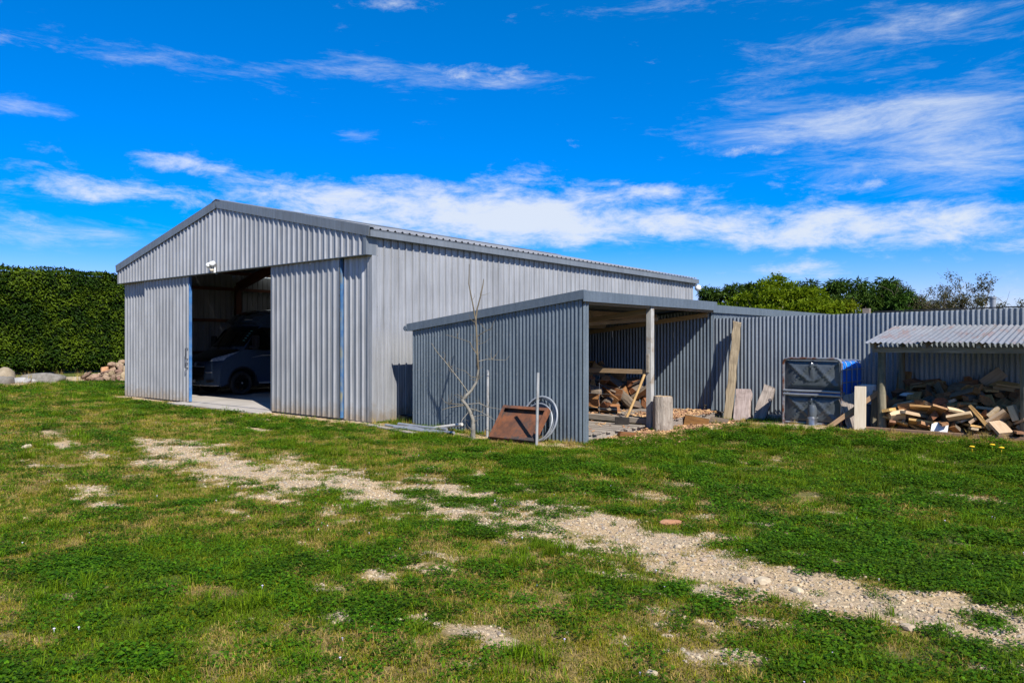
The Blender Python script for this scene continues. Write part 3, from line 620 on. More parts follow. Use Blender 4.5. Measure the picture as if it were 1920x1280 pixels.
# ------------------------------------------------------------------ camper van (local: nose at x=0 facing +x, visible flank at +y)
def build_van():
    paint = mat('dark_blue_metallic_paint', (.075, .125, .205), (.09, .145, .235), .18, .4, scale=30, coat=1.0)
    paintb = mat('black_bonnet_paint', (.008, .008, .010), (.01, .01, .012), .35, .1, scale=30, coat=.5)
    glass = mat('dark_glass', (.006, .008, .009), (.008, .01, .011), .06, 0, scale=3, spec=.7)
    chrome = mat('chrome', (.8, .8, .82), (.9, .9, .92), .3, .6); lens = mat('headlamp_lens', (.55, .58, .62), (1.0, 1.0, 1.0), .12, .25, scale=22, lo=.45, hi=.55)
    tyre = mat('tyre_rubber', (.012, .012, .012), (.02, .02, .02), .85)
    alloy = mat('dark_alloy', (.02, .02, .022), (.03, .03, .032), .3, .6)
    t = thing('camper_van', 'dark blue camper van parked nose out inside the big shed', 'van', (-21.22, 10.56, .055), R(-90))
    P = [(-.14, .27), (-.03, .31), (0, .50), (-.02, .72), (-.10, .94), (-.24, 1.08), (-.78, 1.32), (-1.46, 2.02), (-1.22, 2.12), (-1.38, 2.30), (-1.95, 2.50), (-2.8, 2.58), (-6.30, 2.56), (-6.42, 2.40), (-6.44, .45), (-6.3, .32)]
    pull = [.22, .26, .30, .30, .28, .28, .26, .22, .34, .30, .16, .05, 0, 0, 0, 0]
    def hw(X, z):
        w = 1.02 - max(0, z - 1.25) * .13 * (1 - min(1, max(0, (-X - 1.6) / .8)))
        if z > 2.2: w -= (z - 2.2) * .35
        if X > -.5: w -= .06 * (X + .5) / .5
        return w
    US = [-1, -.96, -.85, -.6, -.3, 0, .3, .6, .85, .96, 1]
    def S(p, u, off=0):
        i = max(0, min(len(P) - 2, int(p))); k = p - i
        X = P[i][0] * (1 - k) + P[i + 1][0] * k; z = P[i][1] * (1 - k) + P[i + 1][1] * k; pl = pull[i] * (1 - k) + pull[i + 1] * k
        dx, dz = P[i + 1][0] - P[i][0], P[i + 1][1] - P[i][1]; l = math.hypot(dx, dz) or 1; nx, nz = dz / l, -dx / l
        w = hw(X, z); x = X - pl * abs(u) ** 3
        zz = z - (.05 * abs(u) ** 4 if z > 2.2 else 0)
        return (x + nx * off, u * (w + off * .3), zz + nz * off)
    b = MB(); n = len(P); vs = [S(i if i < n - 1 else n - 1.0001, u) for i in range(n) for u in US]; m = len(US)
    b.add(vs, [(i * m + j, i * m + j + 1, (i + 1) * m + j + 1, (i + 1) * m + j) for i in range(n - 1) for j in range(m - 1)])
    for u in (-1, 1):
        top = [S(i if i < n - 1 else n - 1.0001, u) for i in range(n)]
        bot = []
        for cx_, r_ in ((-4.75, .42), (-.98, .43)):
            for k in range(9):
                a = math.pi - math.pi * k / 8; X = cx_ + r_ * math.cos(a); z = .36 + r_ * math.sin(a); bot.append((X, u * hw(X, z), z))
        poly = top + [(-6.2, u * 1.0, .34)] + bot
        b.add(poly, [tuple(range(len(poly))) if u > 0 else tuple(range(len(poly)))[::-1]])
    o = b.build('body', paint, t); fix_smooth(o, 40)
    b = MB(); b.span(-6.2, -.25, -.86, .86, .25, .5); b.span(-1.45, -.5, -.8, .8, .3, .9); b.build('underbody', M['black'], t)
    def patch(name, mt, ps, us, off=.006, nn=6, parent=t, mp=None):
        """ps: bottom/top profile parameter for each u end: ((p0 at u0, p1 at u0), (p0 at u1, p1 at u1))"""
        b = MB(); g = []
        for a in range(nn + 1):
            ka = a / nn; u = us[0] + (us[1] - us[0]) * ka; p0 = ps[0][0] + (ps[1][0] - ps[0][0]) * ka; p1 = ps[0][1] + (ps[1][1] - ps[0][1]) * ka
            for c in range(nn + 1): g.append(S(p0 + (p1 - p0) * c / nn, u, off))
        q = nn + 1; b.add(g, [(a * q + c, a * q + c + 1, (a + 1) * q + c + 1, (a + 1) * q + c) for a in range(nn) for c in range(nn)])
        o = b.build(name, mt, parent, True); return o
    patch('windscreen', glass, ((6.12, 6.95), (6.12, 6.95)), (-.93, .93), .008, 10)
    patch('bonnet_cover', paintb, ((4.25, 5.95), (4.25, 5.95)), (-.62, .62), .008, 8)
    patch('bonnet_cover', paintb, ((4.9, 5.95), (5.7, 5.97)), (.62, .9), .008, 5); patch('bonnet_cover', paintb, ((4.9, 5.95), (5.7, 5.97)), (-.62, -.9), .008, 5)
    gr = patch('grille', M['black'], ((1.7, 3.5), (1.7, 3.5)), (-.55, .55), .012, 6)
    for p_ in (2.1, 2.6, 3.1):
        b = MB(); b.tube([S(p_, u, .02) for u in (-.52, -.3, 0, .3, .52)], .012, 6); b.build('grille_bar', alloy, gr)
    b = MB(); b.tube([S(3.45, u, .02) for u in (-.5, -.3, 0, .3, .5)], .014, 6); b.build('grille_bar', chrome, gr)
    b = MB(); b.tube([S(.9, u, .015) for u in (-.97, -.8, -.5, 0, .5, .8, .97)], .014, 6); b.build('bumper_trim', chrome, t)
    b = MB(); b.lathe([(0, .012), (.05, .012), (.06, 0)], S(3.75, 0, .01), 16, Matrix.Rotation(R(80), 3, 'Y')); b.build('emblem', chrome, t)
    b = MB(); c = S(1.55, 0, .02); b.box((c[0] + .01, 0, c[2]), (.012, .38, .12)); pl = b.build('number_plate', mat('plate_black', (.02, .02, .02), (.03, .03, .03), .4), t)
    b = MB()
    for k in range(6): b.box((c[0] + .018, -.14 + k * .056, c[2]), (.004, .028, .07)); b.box((c[0] + .018, -.14 + k * .056, c[2]), (.0035, .014, .09))
    b.build('plate_characters', M['white_paint'], pl)
    for sg in (1, -1):
        patch('headlight', lens, ((4.15, 4.75), (4.4, 5.75)), (.60 * sg, .985 * sg), .012, 7)
        patch('fog_light', M['black'], ((1.35, 1.75), (1.45, 1.8)), (.62 * sg, .86 * sg), .008, 4)
        b = MB(); b.tube([S(2.75, u * sg, .012) for u in (.6, .7, .8)], .012, 6); b.build('bumper_trim', chrome, t)
        y = sg * 1.0
        def flank(name, mt, pts, d=.008, parent=t):
            b = MB(); base = [(X, sg * (hw(X, z) + .002), z) for X, z in pts]; b.prism(base if sg > 0 else base[::-1], (0, sg * d, 0)); return b.build(name, mt, parent)
        dw = flank('side_window', glass, [(-1.02, 1.32), (-2.15, 1.27), (-2.15, 1.93), (-1.62, 1.96), (-1.46, 1.90)])
        flank('living_window', glass, [(-3.2, 1.45), (-4.4, 1.45), (-4.4, 2.0), (-3.2, 2.0)])
        flank('chrome_stripe', chrome, [(-1.22, 1.075), (-1.6, 1.12), (-2.6, 1.14), (-2.6, 1.165), (-1.6, 1.15)], .006)
        flank('sill', chrome, [(-1.48, .31), (-4.2, .31), (-4.2, .36), (-1.48, .36)], .03)
        flank('door_seam', M['black'], [(-2.28, .4), (-2.295, .4), (-2.295, 2.0), (-2.28, 2.0)], .001)
        flank('decal', mat('teal_decal', (.04, .32, .30), None, .5), [(-1.99, .92), (-2.0, .92), (-2.0, 1.12), (-2.15, 1.12), (-2.15, 1.13), (-1.99, 1.13)], .003)
        flank('decal', mat('orange_decal', (.65, .2, .05), None, .5), [(-1.96, .80), (-2.06, .80), (-2.06, .86), (-1.96, .86)], .003)
        b = MB(); b.box((-1.27, sg * 1.20, 1.52), (.12, .22, .40)); b.bar((-1.2, sg * .98, 1.38), (-1.25, sg * 1.15, 1.4), .06, .09); o = b.build('mirror', M['black'], t, bevel=.04)
        b = MB(); b.box((-1.335, sg * 1.20, 1.55), (.006, .17, .30)); b.build('mirror_glass', chrome, o)
        # wheel-arch trim
        b = MB(); b.tube([(-.98 + .45 * math.cos(a), sg * (1.0), .36 + .45 * math.sin(a)) for a in [math.pi * k / 12 for k in range(13)]], .028, 6); b.build('arch_trim', M['black'], t)
        for cx_ in (-.98, -4.75):
            wh = sub('wheel', MB().lathe([(.05, .0), (.06, .02), (.06, .10), (.0, .10)], (0, 0, 0), 16).mesh('hub', alloy), t, (cx_, sg * .87, .345), (R(-90 * sg), 0, 0))
            ty = MB().lathe([(.225, -.10), (.30, -.11), (.335, -.085), (.345, -.03), (.345, .03), (.335, .085), (.30, .11), (.225, .10), (.215, 0), (.225, -.10)], (0, 0, 0), 36)
            sub('tyre', ty.mesh('tyre', tyre, True), wh)
            rm = MB().lathe([(.225, -.09), (.222, .085), (.20, .085), (.195, .05)], (0, 0, 0), 32)
            for k in range(5):
                a = 2 * math.pi * k / 5; rm.bar((.04 * math.cos(a), .04 * math.sin(a), .075), (.21 * math.cos(a), .21 * math.sin(a), .06), .06, .03)
            sub('rim', rm.mesh('rim', alloy), wh)
            sub('hub_cap', MB().lathe([(.03, .10), (.025, .112), (0, .114)], (0, 0, 0), 12).mesh('hub_cap', chrome), wh)
    # overcab skylight, and a glint laid on the lip as a chrome patch
    patch('skylight', glass, ((9.15, 9.9), (9.15, 9.9)), (-.5, .5), .012, 6)
    patch('skylight_glint', chrome, ((8.25, 8.5), (8.3, 8.55)), (.55, .8), .006, 4)
    for k in range(5):
        flag = S(6.35 + k * .1, .80, .014); b = MB(); b.box(flag, (.05, .035, .02)); b.build('windscreen_sticker', mat('teal_sticker', (.15, .5, .5), None, .5), t)
    return t
build_van()

# ------------------------------------------------------------------ heaps
HEAP_OFFCUTS = """5,174,8,2,75,0,0,66 1,94,10,9,44,-9,-18,-88 0,91,56,19,17,5,-26,95 2,134,86,40,2,0,-27,96 3,13,6,11,57,-9,12,80 7,161,8,6,30,-13,-2,95 7,86,20,10,83,-24,14,49 1,135,122,54,28,3,11,-95 7,33,34,7,90,8,18,-40 4,209,114,52,54,6,10,-83 0,71,6,11,38,-8,-20,-90 3,193,73,32,57,-32,-66,37 2,188,138,60,97,11,3,-23 3,48,19,5,8,-6,3,-99 4,49,63,23,92,25,-8,29 0,173,77,31,13,-46,-85,-24 6,19,1,17,97,-18,13,6 0,115,88,42,84,11,-15,51 6,72,44,11,92,23,10,-32 7,160,26,3,0,0,5,-100 3,119,16,6,85,-43,16,-26 4,223,41,19,5,-2,-95,30 3,170,116,55,28,26,45,81 3,115,40,11,7,-2,26,-96 3,207,110,56,99,12,1,-9 5,40,26,11,97,-1,6,22 0,139,75,34,40,92,-4,-6 3,49,91,39,95,26,5,-17 6,50,14,11,18,17,-13,96 2,150,94,44,19,-69,67,18 0,205,11,2,0,13,99,0 3,66,123,53,27,3,11,-96 4,162,34,10,1,0,-9,100 2,106,6,11,72,48,50,7 7,137,11,5,42,85,-28,-14 0,66,39,14,91,26,10,-31 1,134,70,33,7,-3,-84,54 7,69,106,49,80,22,-15,54 3,125,-2,14,79,-8,1,-61 1,55,127,58,89,6,-3,-44 7,204,58,23,36,64,-33,-59 2,219,85,39,47,83,-16,-28 5,132,24,11,25,-88,34,-23 1,190,44,17,45,-25,-75,42 2,21,41,21,36,-61,36,-61 2,94,72,36,7,-74,66,8 2,28,68,31,86,50,0,8 3,185,25,12,0,-98,0,18 4,7,93,41,0,0,-27,96 2,77,25,14,12,21,-47,-85 2,160,49,17,0,-2,96,27 3,66,79,39,32,2,18,-93 6,58,2,17,97,-21,3,12 5,140,24,8,44,-77,38,-24 6,149,122,61,27,-1,-26,93 2,11,39,20,30,64,-64,31 0,84,147,60,3,0,-12,99 3,175,1,14,55,-1,1,84 3,205,34,17,90,-1,29,-33 6,167,100,56,82,22,-15,51 6,122,11,17,87,-8,2,-49 3,30,31,16,8,-5,-3,-100 0,141,60,30,46,-87,8,14 1,24,110,52,50,10,-4,86 3,144,42,18,16,-84,51,3 4,128,134,64,30,78,46,32 4,39,87,45,98,16,2,14 3,87,62,27,17,-97,-17,1 3,51,62,28,3,-12,96,26 7,98,119,53,69,8,-8,71 4,49,118,61,3,62,78,11 3,192,81,44,50,11,24,-82 6,71,38,19,20,-94,-26,2 5,36,118,56,11,37,-92,-6 5,117,38,21,27,-54,76,-24 0,6,82,45,58,9,-13,80 6,67,54,31,12,-82,52,19 6,212,123,60,68,-2,1,-73 7,27,77,35,23,97,4,6 2,80,64,37,51,16,-16,83 3,102,38,27,49,28,-49,-67 7,95,75,44,9,1,10,-99 6,92,39,22,25,-36,-90,-4 3,186,36,16,17,-49,-85,7 0,124,22,23,22,-68,64,-29 1,214,55,26,28,-91,-26,15 1,49,40,28,60,-9,15,-78 7,25,12,18,76,45,-32,-34 4,103,58,41,99,10,2,-8 3,59,44,35,5,-1,-2,100 5,202,60,36,36,-89,-25,14 4,42,29,23,11,-54,-81,20 1,216,31,20,54,-22,-22,-79 4,145,35,21,93,18,-2,-32 0,48,84,53,69,-55,36,-28 0,58,75,42,98,14,-1,16 1,220,4,10,9,-99,-1,-7 3,169,56,29,64,17,19,-72 3,80,9,21,84,13,-3,-53 4,158,9,17,19,34,19,-90 1,68,4,25,43,-32,-18,83 2,71,52,40,4,-3,-27,96 3,50,13,32,4,18,-98,10 2,194,126,67,90,16,-11,40 7,42,13,20,15,0,-96,22 1,50,86,62,77,9,8,-63 7,189,3,13,82,43,31,-22 3,30,91,52,90,12,7,-41 1,192,64,39,85,40,11,33 1,152,80,47,94,35,-7,3 4,114,62,47,7,-57,-81,-7 4,175,74,50,29,-84,42,20 3,85,41,41,86,14,-7,48 1,202,28,33,7,34,94,2 6,76,81,49,75,3,-6,66 2,113,132,58,82,10,-7,56 1,142,116,62,71,15,-30,62 6,26,118,62,7,83,-53,13 2,9,56,22,26,-94,-22,-6 0,100,120,61,22,20,9,-95 6,78,-1,37,81,-24,-8,-54 0,111,90,48,5,5,98,17 0,36,122,67,99,-12,-8,-7 6,17,14,26,96,-12,-8,24 7,162,40,25,1,-29,-92,-25 5,56,30,30,13,26,-95,-7 2,56,94,51,27,31,4,91 0,112,54,56,6,-48,-87,-9 5,106,65,53,89,8,7,-44 0,148,147,63,9,11,61,78 5,144,100,56,33,-91,25,-4 5,52,143,65,96,-8,-19,-20 5,145,55,31,83,41,25,-29 5,209,6,13,7,8,9,-99 4,160,-9,18,21,-42,-86,-17 0,47,-2,30,8,86,50,-7 2,19,80,49,24,-50,-83,7 0,105,40,34,93,9,17,32 1,197,17,18,99,11,3,9 6,199,95,58,88,29,10,-36 1,0,145,71,38,-60,-60,-38 5,103,29,25,77,-43,-28,38 7,-4,43,17,69,14,-71,-4 6,29,135,67,80,-14,2,59 2,-2,20,16,10,70,-10,-70 1,207,0,18,50,9,11,-86 4,30,50,41,62,6,-11,78 3,181,90,57,1,5,33,-94 5,116,113,58,11,18,39,-90 3,34,57,48,76,11,6,-63 1,81,60,51,98,13,-2,-14 0,76,32,44,2,-98,3,-20 3,35,142,69,12,99,-8,8 4,33,63,54,67,6,-10,73 6,60,5,39,22,98,3,-1 1,180,30,37,6,-45,-85,26 3,143,68,43,29,13,-22,92 3,148,78,54,85,15,-14,49 6,114,21,26,5,90,40,17 0,104,32,46,2,-36,92,12 0,123,32,36,84,-13,5,52 3,49,44,43,17,-69,71,4 5,82,79,54,7,-92,38,0 1,116,86,60,56,-56,-44,42 1,130,49,52,24,-52,-74,34 6,187,4,29,2,-87,46,-18 3,144,47,42,26,-78,52,22 6,77,57,54,55,4,-13,82 3,116,9,36,94,18,15,26 4,153,60,44,81,30,-13,49 5,88,6,31,9,-59,-44,66 2,64,86,63,10,84,-8,-53 2,141,78,60,20,-86,47,-4 4,154,11,34,64,-50,-7,58 1,108,-3,31,1,-13,24,96 7,140,40,30,37,1,39,-84 7,170,89,64,80,-11,-15,58 5,4,94,54,14,-88,-45,-7 1,118,46,60,52,10,2,-85 5,140,24,23,13,-29,95,8 4,64,104,66,92,14,37,-4 6,217,60,34,7,23,-27,93 1,70,31,47,85,10,-20,-47 0,189,25,28,14,-37,-82,41 0,223,29,42,2,56,-79,-25 6,128,77,68,44,5,-1,90 7,80,100,59,17,75,62,11 0,170,57,46,45,22,35,-79 6,24,25,33,7,10,8,-99 0,173,120,72,100,-2,-8,2 6,215,83,60,25,13,30,-91 1,24,28,41,16,11,96,18 2,95,138,72,66,-25,-57,-43 4,152,83,69,100,-4,7,6 0,14,-3,35,9,72,69,7 2,168,148,67,26,-3,62,74 7,40,153,70,5,-4,80,60 6,157,84,73,7,22,-97,3 4,220,-6,19,22,-96,-17,7 0,90,67,63,55,13,-7,-82 6,197,74,57,81,21,-21,51 6,220,14,23,82,-15,31,45 2,188,45,40,56,-82,10,-10 1,106,48,62,98,2,-16,-12 4,217,38,37,10,34,2,94 6,-3,62,34,43,-61,36,-56 4,112,65,68,16,-97,7,-14 2,82,130,62,13,-93,-34,-5 2,2,2,39,32,-54,-53,-58 7,53,35,46,78,5,-17,60 2,25,-8,28,23,20,-40,-86 7,209,38,37,34,-17,-92,4 1,141,30,41,4,-18,-98,11 7,94,92,54,35,42,46,70 7,36,13,40,97,-19,-10,8 7,13,139,71,7,-70,71,-6 2,175,1,39,56,-11,-82,-5 0,134,3,30,90,-6,43,-8 6,148,115,73,30,-1,-18,94 6,6,42,37,65,-62,-33,30 4,156,5,30,9,-32,29,90 4,110,25,42,35,84,38,16 2,146,17,34,46,-17,6,-87 2,169,28,28,34,-28,-78,44 1,96,65,70,43,-2,-11,90 4,191,77,63,4,-35,-89,-29 4,97,130,68,58,74,21,26 0,214,57,39,76,35,0,55 5,227,43,36,81,-16,30,-48 7,2,65,33,61,-45,44,-48 2,60,13,43,10,45,-86,19 3,182,32,43,8,-17,-98,11 5,0,7,52,69,-14,0,71 6,129,144,82,5,-45,70,54 6,161,26,42,14,88,-44,-15 0,232,71,45,36,55,42,62"""
HEAP_LOGS = """1,197,95,19,42,42,47,65 1,120,142,56,46,43,47,62 3,146,31,41,97,8,22,1 2,197,32,19,83,11,19,51 0,156,71,35,47,-86,12,18 1,175,41,38,37,15,60,70 2,80,114,74,52,82,5,-23 2,97,142,72,100,1,3,2 1,137,112,47,97,-1,22,-5 3,194,135,20,31,-69,-58,31 2,160,8,36,42,30,-19,84 0,135,87,52,81,53,25,-1 2,97,123,68,19,15,-56,79 0,237,83,4,34,-93,11,-4 2,249,121,7,93,0,0,37 0,178,13,27,54,-38,-47,58 0,18,43,96,94,2,6,33 0,53,135,84,42,-85,-14,29 3,233,172,9,38,-55,-61,42 2,225,46,10,89,14,7,43 0,220,133,12,67,56,40,29 3,164,171,34,18,-75,-61,20 3,74,103,82,27,15,-25,92 0,94,6,66,20,-10,-87,-45 1,269,85,5,16,-41,-84,32 3,116,174,55,96,5,22,18 0,85,128,89,63,74,-18,-14 3,126,12,53,34,28,-18,88 3,138,112,59,92,4,27,29 0,184,105,37,25,-6,-12,96 2,199,181,28,29,-3,92,-24 2,199,52,26,56,63,52,12 1,252,150,19,78,43,38,-25 0,105,92,63,58,73,36,5 0,239,125,15,14,-30,62,-70 0,150,-1,55,45,88,7,-13 2,121,163,70,86,-32,34,-21 2,14,91,104,12,-37,28,-88 2,165,138,31,48,-82,28,7 1,277,160,6,26,-62,-68,29 3,231,146,33,94,-7,-31,10 3,39,14,91,69,14,14,69 3,218,106,20,22,29,-72,59 3,52,165,88,99,0,12,-5 2,243,0,17,4,73,4,-68 3,15,19,106,54,11,-37,75 3,252,54,19,40,-1,-49,77 3,120,47,67,95,-1,28,-13 1,234,21,8,94,18,7,28 0,243,122,30,96,-3,13,26 3,34,73,96,96,-12,10,24 1,114,49,58,66,48,41,41 1,75,42,74,35,-40,-75,40 1,139,150,47,48,42,48,60 1,230,23,22,52,13,3,84 0,150,96,55,45,-80,-19,34 3,25,84,100,89,-42,-3,19 1,175,150,42,89,34,20,-24 1,148,47,50,58,28,60,47 2,78,161,75,58,-18,13,-78 2,47,98,90,44,-10,-50,74 3,263,24,16,88,-6,31,36 3,161,178,49,21,-95,17,14 1,26,185,105,57,-76,-20,-26 0,17,147,106,18,-6,94,-27 3,141,25,65,34,-89,18,24 2,54,42,96,33,-42,52,67 3,214,68,22,78,9,52,34 0,103,186,76,43,-4,90,8 2,204,157,22,28,-68,-24,64 3,169,22,63,18,62,-48,-60 0,122,68,69,63,-74,23,-3 0,28,139,98,41,8,-27,-87 2,81,13,78,8,96,24,-7 0,18,165,102,98,3,-15,10 1,222,174,27,46,-2,41,79 1,186,60,35,78,-11,35,51 2,52,61,98,88,22,33,-24 2,76,188,85,2,-1,95,32 0,104,15,71,7,-68,-53,50 2,221,48,29,33,40,-86,3 2,62,89,96,42,-74,52,-11 3,80,122,94,24,-10,-50,83 0,153,168,57,3,-18,94,-30 3,197,71,40,88,-36,12,27 0,218,149,42,57,41,31,64 3,164,121,50,56,-8,74,36 2,128,184,65,71,-66,19,18 0,160,81,46,75,48,45,1 3,197,168,47,16,61,73,27 2,175,96,38,58,9,-50,64 1,25,132,110,3,16,-8,98 2,241,77,16,19,-6,96,-20 0,196,15,36,68,-57,-15,44 0,182,133,46,30,-55,-77,-8 1,184,77,56,91,18,-34,-17 0,86,96,91,10,42,61,67 2,85,59,79,88,-20,42,-11 3,204,16,46,73,15,22,63 1,68,0,101,50,86,4,-6 3,203,87,37,22,0,-61,-76 0,265,57,4,47,-85,23,-13 0,285,94,8,61,66,-32,-30 1,130,77,63,34,-78,50,15 2,136,136,69,79,8,29,-53 2,84,76,82,51,14,82,-23 1,236,96,18,43,88,18,-3 2,173,37,54,11,-8,8,99 2,206,125,32,27,-50,-59,57 0,166,146,60,48,-36,72,-36 2,236,135,48,56,-6,-32,77 3,101,68,86,44,46,77,2 1,22,114,103,58,81,1,5 3,16,161,117,48,5,-41,-77 0,193,110,55,23,-24,-13,-93 1,166,66,57,50,37,-1,78 0,219,141,52,15,-67,-73,4 0,23,88,116,84,-44,-2,33 3,269,104,18,16,71,69,4 2,197,140,53,34,53,40,67 1,148,102,66,5,-91,-34,25 2,88,37,88,51,84,20,4 2,125,44,80,96,17,24,-2 1,80,159,93,16,-69,-60,37 1,158,54,62,23,-97,8,-1 1,160,89,68,80,-43,10,41 3,94,18,96,70,70,13,-4 1,113,118,73,30,-84,-39,23 3,30,112,118,74,39,-18,51 3,83,56,103,8,33,92,20 0,50,16,99,8,-93,-4,35 1,27,49,108,93,36,-7,-8 3,246,179,20,48,-12,-87,-7 0,93,30,90,64,-74,11,21 3,110,153,82,5,12,-99,-2 0,199,95,56,88,32,35,3 1,124,14,82,41,-18,-24,86 2,154,103,76,54,-71,-18,41 0,204,6,22,99,7,3,11 3,132,53,85,48,-25,-3,-84 3,246,46,29,17,-53,-78,-27 3,149,19,74,31,-70,-63,-13 2,188,130,62,48,-87,9,7 0,273,64,15,37,-87,28,-15 0,153,57,78,82,-21,15,52 1,145,150,69,79,17,46,-38 0,38,85,120,29,-63,72,-3"""
HEAP_RUBBLE = """0,-77,-47,7,91,-2,1,-41 1,-69,54,7,99,-6,1,9 2,183,48,5,31,-3,-4,95 0,80,-81,7,83,1,-1,56 0,104,-98,7,3,-40,-92,-1 4,-79,28,5,51,38,47,61 1,-32,0,69,84,-6,-2,54 2,-74,-16,5,100,-4,2,-1 2,70,-16,18,70,12,66,-25 0,112,102,7,93,-2,1,-37 1,-76,-85,10,67,-54,-26,45 2,-15,54,42,90,-41,6,11 1,15,-126,7,93,-5,3,-35 2,101,30,5,3,-97,-26,0 4,19,9,67,59,45,41,53 4,30,0,68,54,-48,-43,55 0,108,-57,7,33,-1,-2,94 4,-73,-42,17,64,-2,-2,-76 1,9,-79,33,78,-18,12,58 1,-87,70,11,33,63,-48,51 2,82,-44,5,52,0,5,-85 2,15,101,5,9,-1,-1,-100 3,-52,-42,20,6,-3,-97,24 2,-36,111,5,98,-5,1,18 1,-55,39,25,78,-57,18,-17 2,132,-3,5,1,-37,93,-1 2,30,-76,38,1,61,32,72 2,-12,20,68,97,-4,3,-24 2,85,-106,15,90,11,-28,31 4,17,55,38,93,-36,2,0 0,83,62,11,6,-10,62,-78 1,-66,98,11,30,-59,-37,-65 2,34,161,5,5,2,4,-100 3,41,52,48,40,92,-2,8 2,-114,-31,5,56,-1,5,-83 2,-50,63,13,60,53,-38,-46 2,54,-126,12,76,50,25,32 4,-83,-7,14,52,39,-59,-48 0,-12,-84,17,37,-89,-24,-8 2,-89,84,16,39,34,78,-37 0,-60,-99,7,87,-2,0,50 0,96,-25,13,20,12,48,85 1,-24,120,17,2,-33,-94,5 1,-121,86,7,99,-6,1,10 1,-1,-112,7,94,-6,-1,35 2,79,-151,5,26,-1,-3,-96 1,25,75,34,70,-16,60,-37 2,32,-90,10,97,24,1,4 4,15,-84,22,83,-21,4,52 1,-30,-106,15,42,66,6,62 1,-51,114,20,72,-58,24,-29 1,20,-99,22,36,-16,73,-55 3,126,-86,9,6,-41,-91,-5 0,76,100,7,24,0,2,-97 3,-61,22,12,6,-96,16,20 2,-21,-128,16,6,20,91,-36 0,48,87,14,15,-2,-35,-93 0,62,-94,20,28,3,16,-95 1,-9,-99,26,32,-65,17,-67 4,-86,13,11,67,-10,74,0 2,92,0,10,92,-33,9,-20 1,78,144,7,73,-4,5,-68 4,44,-164,4,1,92,-38,1 2,-68,-11,15,63,-7,0,-77 3,-104,37,8,100,-1,-4,0 3,34,-113,15,39,7,16,-90 2,-27,-138,5,1,-4,-100,3 0,141,-34,11,19,-11,-97,-5 2,-26,-38,57,0,2,93,36 3,-14,-169,8,95,0,-2,-30 1,30,-148,11,16,-78,-16,-59 4,0,75,19,78,-28,-22,-51 1,87,-47,20,29,71,-22,60 2,-139,21,5,89,-5,0,45 4,50,122,5,52,58,42,46 1,137,-57,11,61,-13,-78,-7 0,-87,134,15,23,70,12,-67 2,-128,41,12,11,76,63,-15 0,-57,102,33,99,8,0,-12 1,-50,-66,12,69,-8,15,70 1,-123,-94,8,2,-91,-42,-4 0,-155,-90,7,60,-2,-1,80 2,81,46,10,14,-11,64,-75 3,-85,-121,13,92,20,-9,-33 4,49,106,9,5,69,25,68 2,9,-11,73,36,-92,-14,6 0,27,101,21,62,-43,-44,50 3,10,129,12,54,-40,67,30 0,-56,-124,16,61,-1,32,-73 4,-16,94,5,92,-22,-3,30 4,-10,-67,29,51,-86,-6,-4 3,65,-132,20,32,-24,40,-82 2,-77,46,22,17,-85,-49,-3 2,58,70,28,11,-8,-28,-95 3,-140,-57,14,41,-40,-56,60 4,10,21,67,42,43,53,60 3,-95,-83,11,73,-21,-62,-20 3,6,-65,48,12,63,10,76 3,158,39,8,47,-4,-1,-88 1,-29,-63,37,37,-87,-29,-17 1,47,-72,38,5,61,79,1 4,-48,-58,29,45,-46,75,15 1,-123,1,13,95,-4,32,4 3,90,26,24,68,-69,-17,19 2,-48,-78,23,92,36,10,-16 1,122,19,11,70,-69,-15,14 2,-89,-133,23,30,26,11,-91 1,89,79,9,1,4,-74,-67 3,-13,80,30,26,-24,37,86 1,3,-146,13,26,-36,-6,-90 0,-103,8,14,65,-38,21,-62 3,-120,120,8,78,-3,-2,-63 3,-16,150,8,79,-3,-2,-61 3,-30,90,19,91,35,-19,-10 0,-34,-63,58,30,70,64,3 2,55,-1,67,0,11,-99,3 1,101,11,21,12,35,-52,77 4,-9,12,78,16,-29,69,-65 4,166,83,4,2,31,-95,0 2,-34,-91,30,90,-34,-21,17 0,107,-65,21,2,-34,-94,-7 1,66,120,14,28,55,73,-29 0,124,-2,16,24,5,-2,-97 1,166,10,11,2,-79,2,-61 4,-91,-29,14,3,-94,26,-24 1,2,96,17,96,-5,3,-28 0,-107,-57,11,20,-8,27,-94 2,-97,100,16,44,-30,-15,-83 3,-47,-84,40,78,33,30,-44 1,20,57,50,74,-23,11,63 2,60,104,25,97,24,3,-1 4,41,-100,25,38,84,-11,-36 0,78,-70,31,17,-4,-31,94"""
def parse(s): return [[int(v) for v in q.split(',')] for q in s.split()]
def heap(data, protos, name_of, O, label, cat, group, rot=0.0, keep=None, scale=1.0):
    Rz = Matrix.Rotation(rot, 4, 'Z'); n = 0
    for i, (k, x, y, z, qw, qx, qy, qz) in enumerate(data):
        p = Vector((x / 100, y / 100, z / 100)); q = Quaternion((qw, qx, qy, qz)).normalized()
        o = bpy.data.objects.new(name_of(k, i), protos(k, i)); COL.objects.link(o)
        o.matrix_world = Matrix.Translation(O) @ Rz @ Matrix.Scale(scale, 4) @ Matrix.Translation(p) @ q.to_matrix().to_4x4(); tag(o, label(k, i), cat(k, i), group)
def chip_box(sx, sy, sz, m, seed, jag=.004):
    rr = random.Random(seed); b = MB(); b.box((0, 0, 0), (sx, sy, sz)); b.v = [tuple(c + rr.uniform(-jag, jag) for c in v) for v in b.v]; return b.mesh('offcut', m)
